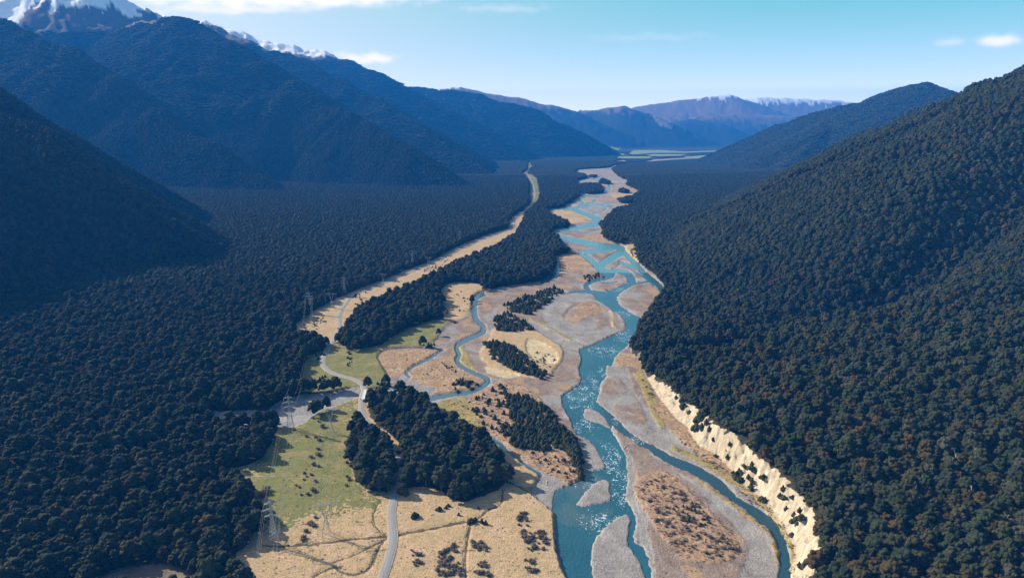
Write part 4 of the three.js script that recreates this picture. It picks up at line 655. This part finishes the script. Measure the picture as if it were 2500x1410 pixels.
  for (const [x, y, h] of [[982, 1206, 8], [990, 1210, 7], [988, 1200, 7]]) bushAt(x, y, h, D, 'dark tree at the roadside below the large grove', 'roadside trees below the grove');
  sowIn([[905, 1075], [920, 1070], [960, 1100], [955, 1108]], 8, 1, 2.4, D, 'small bush on the grass lane inside the grove', 'grass lane bushes');
  // on and below the silt cliff
  for (const [x, y, h] of [[1664, 1000, 8], [1672, 995, 9], [1668, 1012, 7], [1682, 1022, 5], [1650, 985, 4], [1700, 1056, 8], [1710, 1050, 9], [1718, 1046, 9], [1726, 1040, 8], [1712, 1066, 8], [1722, 1070, 7], [1730, 1078, 5], [1704, 1044, 8], [1748, 1112, 4], [1776, 1124, 5], [1780, 1114, 4], [1740, 1090, 4], [1734, 1058, 6]]) bushAt(x, y, h, D, 'dark green young tree on the upper slope of the silt cliff', 'young trees on the upper cliff');
  sowIn([[1788, 1150], [1830, 1160], [1850, 1185], [1835, 1198], [1795, 1172]], 24, 3, 6, D, 'dark green bush at the foot of the middle cliff', 'bushes at the middle cliff foot');
  for (const [x, y, h] of [[1862, 1196, 5], [1860, 1220, 5], [1868, 1222, 4], [1902, 1238, 5], [1912, 1248, 5], [1908, 1236, 4], [1918, 1262, 4], [1932, 1256, 4], [1936, 1284, 5], [1942, 1296, 6], [1948, 1290, 5], [1954, 1302, 5], [1934, 1306, 4], [1960, 1404, 6], [1950, 1398, 5]]) bushAt(x, y, h, D, 'dark green bush on the lower slope of the silt cliff', 'bushes on the lower cliff');
  sowIn([[1560, 905], [1590, 940], [1600, 975], [1580, 960]], 10, 1, 2.2, grey, 'small shrub on the yellow verge below the forest', 'verge shrubs');
  sowIn([[1640, 1050], [1700, 1095], [1780, 1150], [1760, 1150], [1690, 1105]], 50, 0.6, 1.6, grey, 'low brown shrub on the gravel below the silt cliff', 'low shrubs below the cliff');
  sowIn([[1800, 1190], [1850, 1222], [1905, 1270], [1935, 1340], [1925, 1330], [1880, 1262], [1830, 1220]], 60, 0.5, 1.4, grey, 'low yellow tussock along the side channel below the cliff', 'tussocks along the side channel');
  sowIn([[1060, 990], [1120, 972], [1150, 1000], [1120, 1020]], 24, 0.6, 1.6, grey, 'low shrub on the shingle inside the lower stream bend', 'shingle shrubs');
  sowIn([[1010, 905], [1090, 885], [1150, 915], [1080, 945]], 40, 0.5, 1.5, grey, 'low shrub scattered over the tan creek fan', 'creek fan shrubs');
  sowIn([[945, 860], [1060, 856], [1000, 895], [955, 905]], 34, 0.4, 1.1, grey, 'low tussock on the pink flat below the green field', 'pink flat tussocks');
  sowIn([[1300, 850], [1360, 870], [1345, 900], [1300, 890]], 40, 0.7, 2.2, grey, 'small shrub on the pale sand of the island', 'pale sand shrubs');
  sowIn([[1545, 600], [1556, 615], [1562, 640], [1548, 636], [1535, 618]], 22, 3, 6, D, 'dark bush on the tan terrace upstream on the far bank', 'far bank terrace bushes');
  sowIn([[860, 722], [895, 712], [880, 750], [868, 748]], 20, 2, 5, D, 'bush where the road leaves the forest clearing', 'clearing road bushes');
  sowIn([[740, 790], [790, 770], [800, 790], [745, 820]], 50, 1, 2.6, grey, 'low shrub in the brushy clearing below the pylons', 'brushy clearing shrubs');
  sowIn([[1000, 672], [1060, 650], [1100, 630], [1098, 638], [1050, 662]], 26, 1.5, 3.5, D, 'bush in the pylon clearing', 'pylon clearing bushes');
  for (const [x, y, h] of [[1500, 742, 5], [1503, 786, 2]]) bushAt(x, y, h - 1, D, 'small bush on the eroded edge of the dry bar', 'dry bar edge bushes');
  // the 300 of each look that show largest become things, the rest is undergrowth
  const DARK = [[0.032, 0.042, 0.02], [0.04, 0.046, 0.024], [0.03, 0.038, 0.022], [0.048, 0.048, 0.026]], GREY = [[0.12, 0.095, 0.085], [0.1, 0.085, 0.08], [0.14, 0.105, 0.085], [0.09, 0.085, 0.06]], TUS = [0.22, 0.16, 0.07];
  const dm = DARK.map((c) => leafy(rgb(...c))), gm = GREY.map((c) => leafy(rgb(...c), 1)), tm = leafy(rgb(...TUS), 1);
  for (const kind of ['dark', 'grey']) {
    const L = all.filter((b) => b.kind === kind && coverAt(b.x, b.z) !== Z.water).map((b) => { b.y = ground(b.x, b.z); b.big = b.h / Math.hypot(b.x, b.z); return b; }).sort((a, b) => b.big - a.big);
    const geos = kind === 'dark' ? bushes : twigs;
    const sizes = {}; for (const b of L.slice(0, 300)) (sizes[b.label] ??= []).push(b);
    for (const [lab, list] of Object.entries(sizes)) if (list.length > 1) {
      const hs = list.map((b) => b.h).sort((a, b) => a - b), lo = hs[Math.floor(hs.length / 3)], hi = hs[Math.floor(hs.length * 2 / 3)], zs = list.map((b) => b.z), z0 = Math.min(...zs), z1 = Math.max(...zs), xs = list.map((b) => b.x), x0 = Math.min(...xs), x1 = Math.max(...xs);
      for (const b of list) { const size = b.h >= hi ? 'taller' : b.h <= lo ? 'smaller' : 'middling'; let t = size + ' ' + lab; if (list.length > 8 && lab.split(' ').length < 13) { const tz = (b.z - z0) / (z1 - z0 + 1e-6), tx = (b.x - x0) / (x1 - x0 + 1e-6); t += ', ' + (tz < 0.33 ? 'far' : tz < 0.66 ? 'middle' : 'near') + ' ' + (tx < 0.33 ? 'left' : tx < 0.66 ? 'centre' : 'right'); } b.named = t; }
    }
    L.slice(0, 300).forEach((b) => {
      const k = Math.floor(b.u * 997) % geos.length, geo = geos[k], tallOf = kind === 'dark' ? (k % 2 ? 1.75 : 2.45) : 1.1, s = b.h / tallOf;
      const m = new THREE.Mesh(geo, /tussock/.test(b.label) ? tm : (kind === 'dark' ? dm : gm)[Math.floor(b.v * 97) % 4]);
      m.position.set(b.x, b.y - 0.12, b.z); m.rotation.y = b.v * 6.28; m.scale.set(s * (kind === 'dark' ? 1.1 : 1.15), s, s * (kind === 'dark' ? 1.1 : 1.15));
      tag(m, kind === 'dark' ? (/tree/.test(b.label) ? 'young_tree' : 'bush') : /tussock/.test(b.label) ? 'tussock' : 'grey_shrub', b.named ?? b.label, /tree/.test(b.label) ? 'tree' : /tussock/.test(b.label) ? 'tussock' : kind === 'dark' ? 'bush' : 'shrub', b.group);
    });
    const rest = L.slice(300).map((b) => [b.x, b.y, b.z, 0, b.u, b.v, b.h]);
    if (rest.length) scatter(kind === 'dark' ? 'thicket' : 'undergrowth', geos, rest, (t) => [t[6] / (kind === 'dark' ? 2 : 1.1) * 1.1, t[6] / (kind === 'dark' ? 2 : 1.1)], kind === 'dark' ? 'dark thicket of bushes on the river islands' : 'low grey scrub over the flats', 'scrub', (t) => (kind === 'dark' ? DARK : GREY)[Math.floor(t[5] * 97) % 4]);
  }
  { // tufts and low scrub strewn over the flats
    const tuft = [61, 62].map((q) => { const Q = rng(q), out = []; for (let i = 0; i < 14; i++) { const l = 0.35 + 0.5 * Q(), c = new THREE.ConeGeometry(0.09, l, 3); c.translate(0, l / 2, 0); c.rotateZ(0.9 * Q()); c.rotateY(Q() * 6.28); c.translate((Q() - 0.5) * 0.4, 0, (Q() - 0.5) * 0.4); out.push(c); } return tidy(out); }), L = [];
    for (let i = 0; i < 90000 && L.length < 17000; i++) { const px = 640 + 1300 * R(), py = 690 + 720 * R() ** 1.1, w = G(px, py, 1), k = coverAt(w[0], w[1]); const want = k === Z.shrub ? 0.5 : k === Z.pinktan ? 0.6 : k === Z.yellow ? 0.8 : k === Z.tan ? 0.1 : k === Z.mauve ? 0.1 : k === Z.green ? 0.07 : k === Z.sand ? 0.3 : 0; if (R() > want || noise(w[0] / 9, w[1] / 9) < -0.1) continue; L.push([w[0], ground(w[0], w[1]), w[1], k, R(), R(), (0.7 + 1.1 * R()) * (k === Z.shrub ? 1.25 : 1)]); }
    const TC = [[0.21, 0.15, 0.085], [0.15, 0.11, 0.075], [0.11, 0.09, 0.07], [0.26, 0.19, 0.11], [0.08, 0.072, 0.05]];
    scatter('tussock_grass', tuft, L, (t) => [t[6] * 1.3, t[6]], 'low tussock and scrub strewn over the dry flats', 'tussock', (t) => TC[Math.floor(t[5] * 499) % 5]);
  }
  console.log('bushes', all.length);
}

// ------------------------------------------------------------------ pylons and lines
const steel = new THREE.MeshStandardMaterial({ color: rgb(0.3, 0.33, 0.36), roughness: 0.6, metalness: 0.5 });
const wireMat = new THREE.MeshStandardMaterial({ color: rgb(0.2, 0.21, 0.22), roughness: 0.6, metalness: 0.5 });
function bar(a, b, r) { const d = V3(...b).sub(V3(...a)), l = d.length(), g = new THREE.BoxGeometry(r * 1.3, l, r * 1.3); g.applyQuaternion(new THREE.Quaternion().setFromUnitVectors(V3(0, 1, 0), d.normalize())); g.translate((a[0] + b[0]) / 2, (a[1] + b[1]) / 2, (a[2] + b[2]) / 2); return g; }
function lattice(w0, w1, y0, y1, n, r) {
  const out = [];
  for (let i = 0; i < n; i++) {
    const ya = mix(y0, y1, i / n), yb = mix(y0, y1, (i + 1) / n), a = mix(w0, w1, i / n) / 2, b = mix(w0, w1, (i + 1) / n) / 2, A = [[-a, -a], [a, -a], [a, a], [-a, a]], B = [[-b, -b], [b, -b], [b, b], [-b, b]];
    for (let k = 0; k < 4; k++) { const m = (k + 1) % 4; out.push(bar([A[k][0], ya, A[k][1]], [B[k][0], yb, B[k][1]], r), bar([A[k][0], ya, A[k][1]], [B[m][0], yb, B[m][1]], r * 0.7), bar([A[m][0], ya, A[m][1]], [B[k][0], yb, B[k][1]], r * 0.7), bar([B[k][0], yb, B[k][1]], [B[m][0], yb, B[m][1]], r * 0.7)); }
  }
  return out;
}
function crossArm(y, half, drop, r) { const out = []; for (const s of [-1, 1]) for (const z of [-0.7, 0.7]) { out.push(bar([0, y, z], [s * half, y, 0], r), bar([0, y + drop, z], [s * half, y, 0], r)); for (let k = 1; k < 4; k++) { const t = k / 4; out.push(bar([s * half * t, y, z * (1 - t)], [s * half * t, y + drop * (1 - t), z * (1 - t)], r * 0.6)); } } return out; }
const ARMS = [[24, 5.2], [29, 6.6], [34, 4.6]];
function tower() {
  const g = new THREE.Group(), add = (n, list) => { const m = new THREE.Mesh(tidy(list), steel); m.name = n; g.add(m); return m; };
  for (const [x, z] of [[-1, -1], [1, -1], [1, 1], [-1, 1]]) add('leg', [bar([x * 3.6, 0, z * 3.6], [x * 2.9, 6, z * 2.9], 0.2), bar([x * 3.6, 0, z * 3.6], [-x * 2.9, 6, z * 2.9], 0.1)]);
  add('tower_body', lattice(5.8, 1.8, 6, 23, 5, 0.17)); add('tower_head', [...lattice(1.8, 1.2, 23, 36, 4, 0.14), bar([0, 36, 0], [0, 39, 0], 0.12)]);
  for (const [y, h] of ARMS) { const a = add('cross_arm', crossArm(y, h, 1.7, 0.13)); for (const s of [-1, 1]) { const i = new THREE.Mesh(new THREE.CylinderGeometry(0.1, 0.1, 2, 6), steel); i.position.set(s * h, y - 1, 0); i.name = 'insulator'; a.add(i); } }
  return g;
}
function flatTower() {
  const g = new THREE.Group(), add = (n, list) => { const m = new THREE.Mesh(tidy(list), steel); m.name = n; g.add(m); return m; };
  for (const [x, z] of [[-1, -1], [1, -1], [1, 1], [-1, 1]]) add('leg', [bar([x * 3.2, 0, z * 3.2], [x * 1.9, 7, z * 1.9], 0.18), bar([x * 3.2, 0, z * 3.2], [-x * 1.9, 7, z * 1.9], 0.09)]);
  add('tower_body', lattice(3.8, 1.3, 7, 15, 3, 0.15));
  for (const s of [-1, 1]) { const L = []; for (const z of [-0.6, 0.6]) { L.push(bar([s * 0.5, 15, z], [s * 4.6, 25, z], 0.14), bar([s * 0.5, 15, z], [s * 2.9, 25, z], 0.12)); for (let k = 0; k < 4; k++) { const t = k / 4, u = (k + 1) / 4; L.push(bar([s * mix(0.5, 4.6, t), mix(15, 25, t), z], [s * mix(0.5, 2.9, u), mix(15, 25, u), z], 0.08)); } } add('fork_arm', L); }
  const beam = []; for (const z of [-0.6, 0.6]) for (const y of [25, 26.4]) beam.push(bar([-9.5, 25.6, 0], [-6, y, z], 0.1), bar([-6, y, z], [6, y, z], 0.12), bar([6, y, z], [9.5, 25.6, 0], 0.1)); for (let k = -5; k < 6; k++) beam.push(bar([k, k % 2 ? 25 : 26.4, 0.6], [k + 1, k % 2 ? 26.4 : 25, 0.6], 0.08)); const b = add('cross_beam', beam);
  for (const x of [-9, 0, 9]) { const i = new THREE.Mesh(new THREE.CylinderGeometry(0.1, 0.1, 2, 6), steel); i.position.set(x, 24, 0); i.name = 'insulator'; b.add(i); }
  return g;
}
{
  const proto = tower(), flat = flatTower();
  const lineA = [[640, 1620], [668, 1328], [709, 1047], [757, 764], [841, 722], [1007, 650], [1123, 596]].map(([x, y]) => G(x, y, 1.5));
  const labA = ['', 'grey lattice pylon with three cross arms nearest the camera at the paddock edge', 'grey lattice pylon beside the dry creek bed at the forest edge', 'grey lattice pylon rising beside the brushy clearing', 'grey lattice pylon where the road enters the clearing', 'grey lattice pylon far up the clearing against dark forest', 'smallest grey lattice pylon, farthest along the clearing'];
  const lineB = [[795, 1560], [797, 1305], [807, 1056], [810, 752], [936, 700], [1047, 656]].map(([x, y]) => G(x, y, 1.5));
  const labB = ['', 'pale forked pylon with flat beam standing in the paddock', 'pale forked pylon in the paddock near the creek bank', 'pale forked pylon beside the road at the clearing mouth', 'pale forked pylon in the shaded part of the clearing', 'farthest pale forked pylon in the clearing'];
  const turn = (L, i) => { const a = L[Math.max(0, i - 1)], b = L[Math.min(L.length - 1, i + 1)]; return Math.atan2(b[0] - a[0], b[1] - a[1]); };
  const tops = (L, i, list) => { const t = turn(L, i), y = ground(...L[i]); return list.map(([x, h]) => V3(L[i][0] + x * Math.cos(t), y + h, L[i][1] - x * Math.sin(t))); };
  const hang = (L, list, name, label, group, pick) => {
    const ends = L.map((_, i) => tops(L, i, list));
    list.forEach((_, k) => { const pos = []; for (let i = 0; i + 1 < L.length; i++) { const a = ends[i][k], b = ends[i + 1][k], sag = 9 * (a.distanceTo(b) / 300) ** 2; for (let s = 0; s < 14; s++) { const t = s / 14; pos.push(V3(mix(a.x, b.x, t), mix(a.y, b.y, t) - sag * 4 * t * (1 - t), mix(a.z, b.z, t))); } } pos.push(ends[L.length - 1][k]); const m = new THREE.Mesh(new THREE.TubeGeometry(new THREE.CatmullRomCurve3(pos), pos.length * 2, 0.05, 4), wireMat); tag(m, name, label, 'cable', group); });
  };
  lineA.forEach((p, i) => { if (!i) return; const t = proto.clone(); t.position.set(p[0], ground(...p) - 0.1, p[1]); t.rotation.y = turn(lineA, i) ; tag(t, 'lattice_pylon', labA[i], 'pylon', 'pylons of the three arm line'); });
  lineB.forEach((p, i) => { if (!i) return; const t = flat.clone(); t.position.set(p[0], ground(...p) - 0.1, p[1]); t.rotation.y = turn(lineB, i); tag(t, 'forked_pylon', labB[i], 'pylon', 'pylons of the flat beam line'); });
  hang(lineA, ARMS.flatMap(([y, h]) => [[-h, y - 2], [h, y - 2]]), 'power_cable', 'thin steel cable strung between the three arm lattice pylons', 'cables of the three arm line');
  hang(lineB, [[-9, 23], [0, 23], [9, 23]], 'power_cable', 'thin steel cable strung between the pale forked pylons', 'cables of the flat beam line');
}

// ------------------------------------------------------------------ bridge and driftwood
{
  const a = G(884, 975, 1.5), b = G(890, 951, 1.5), L = Math.hypot(b[0] - a[0], b[1] - a[1]), g = new THREE.Group(), conc = new THREE.MeshStandardMaterial({ color: rgb(0.5, 0.5, 0.48), roughness: 0.85 });
  const add = (n, geo) => { const m = new THREE.Mesh(geo, conc); m.name = n; g.add(m); };
  const deck = new THREE.BoxGeometry(5.6, 0.5, L); deck.translate(0, 0, 0); add('deck', deck);
  for (const s of [-1, 1]) { add('kerb', new THREE.BoxGeometry(0.35, 0.35, L).translate(s * 2.6, 0.43, 0)); for (let k = 0; k < 7; k++) add('rail_post', new THREE.BoxGeometry(0.16, 0.9, 0.16).translate(s * 2.72, 0.98, -L / 2 + L * (k + 0.5) / 7)); add('rail', new THREE.BoxGeometry(0.12, 0.16, L).translate(s * 2.72, 1.5, 0)); }
  for (const z of [-0.3, 0.3]) add('pier', new THREE.BoxGeometry(4.6, 2.4, 0.6).translate(0, -1.4, z * L));
  g.position.set((a[0] + b[0]) / 2, Math.max(ground(...a), ground(...b), 1.4) + 0.32, (a[1] + b[1]) / 2); g.rotation.y = Math.atan2(b[0] - a[0], b[1] - a[1]);
  tag(g, 'road_bridge', 'pale concrete bridge carrying the road over the dry creek', 'bridge');
  const R = rng(4), wood = new THREE.MeshStandardMaterial({ color: rgb(0.45, 0.4, 0.34), roughness: 1 });
  const proto = (() => { const out = []; const t = new THREE.CylinderGeometry(0.22, 0.4, 9, 6, 4); t.rotateZ(Math.PI / 2); out.push(t); for (let k = 0; k < 5; k++) { const r = new THREE.CylinderGeometry(0.05, 0.14, 1.6, 4); r.translate(0, 0.7, 0); r.rotateX(k * 1.3); r.rotateZ(0.5); r.translate(-4.3 + (k > 2 ? 6 : 0), 0, 0); out.push(r); } return tidy(out); })();
  for (const [x, y, w] of [[1528, 1090, 'on the brown bar below the channel fork'], [1533, 1098, 'on the brown bar edge below the channel fork'], [1385, 796, 'on the dry grey bar upstream'], [1405, 808, 'on the lower half of the dry grey bar'], [1412, 832, 'at the river end of the dry braid'], [1375, 832, 'in the dry braid beside the sandy island'], [1350, 938, 'on the mauve bank left of the river'], [1540, 1010, 'on the mauve bar right of the river'], [1335, 1178, 'on the grey delta of the stream'], [1328, 1196, 'on the grey delta near the tan field'], [1530, 718, 'on the round grey bar upstream'], [1330, 1186, 'lying across the grey stream delta']]) { const p = G(x, y), m = new THREE.Mesh(proto, wood), s = 0.7 + 0.5 * R(); m.position.set(p[0], ground(...p) + 0.25, p[1]); m.rotation.y = R() * 3; m.scale.setScalar(s); tag(m, 'driftwood_log', 'pale bleached driftwood log ' + w, 'log', 'driftwood logs on the gravel'); }
}
{
  const R = rng(88), grey = new THREE.MeshStandardMaterial({ color: rgb(0.42, 0.4, 0.38), roughness: 1 });
  const hit = (px, py) => { const d = sight(px, py); for (let t = 250; t < 3000; t += 2) { const x = d[0] * t, y = EYE + d[1] * t, z = d[2] * t; if (ground(x, z) >= y) return [x, ground(x, z), z]; } return null; };
  const list = [[2376, 1146, 'above the middle of the right forest slope'], [2450, 1310, 'standing tallest near the bottom right corner'], [2366, 1236, 'in the lower right forest slope'], [2327, 1160, 'left of the bare forked trunk on the right slope'], [2118, 925, 'small and pale on the terrace behind the cliff'], [2230, 1240, 'low on the terrace in front of the right slope'], [2212, 1376, 'near the bottom edge on the right']];
  for (const [px, py, where] of list) { const p = hit(px, py); if (!p) continue; const g = new THREE.Group(), h = 15 + 4 * R(), t = new THREE.CylinderGeometry(0.12, 0.42, h, 7, 3); t.translate(0, h / 2, 0); const trunk = new THREE.Mesh(tidy([t]), grey); trunk.name = 'trunk'; g.add(trunk);
    for (let k = 0; k < 6; k++) { const l = 2 + 2.4 * R(), c = new THREE.CylinderGeometry(0.05, 0.14, l, 5); c.translate(0, l / 2, 0); c.rotateZ(0.45 + 0.4 * R()); c.rotateY(k * 1.1 + R()); c.translate(0, h * (0.55 + 0.07 * k), 0); const b = new THREE.Mesh(tidy([c]), grey); b.name = 'branch'; g.add(b); }
    g.position.set(p[0], p[1] - 0.3, p[2]); tag(g, 'dead_tree', 'bare pale dead tree trunk ' + where, 'dead tree', 'dead trees in the right forest'); }
}
console.log('all built');
renderer.render(scene, camera);
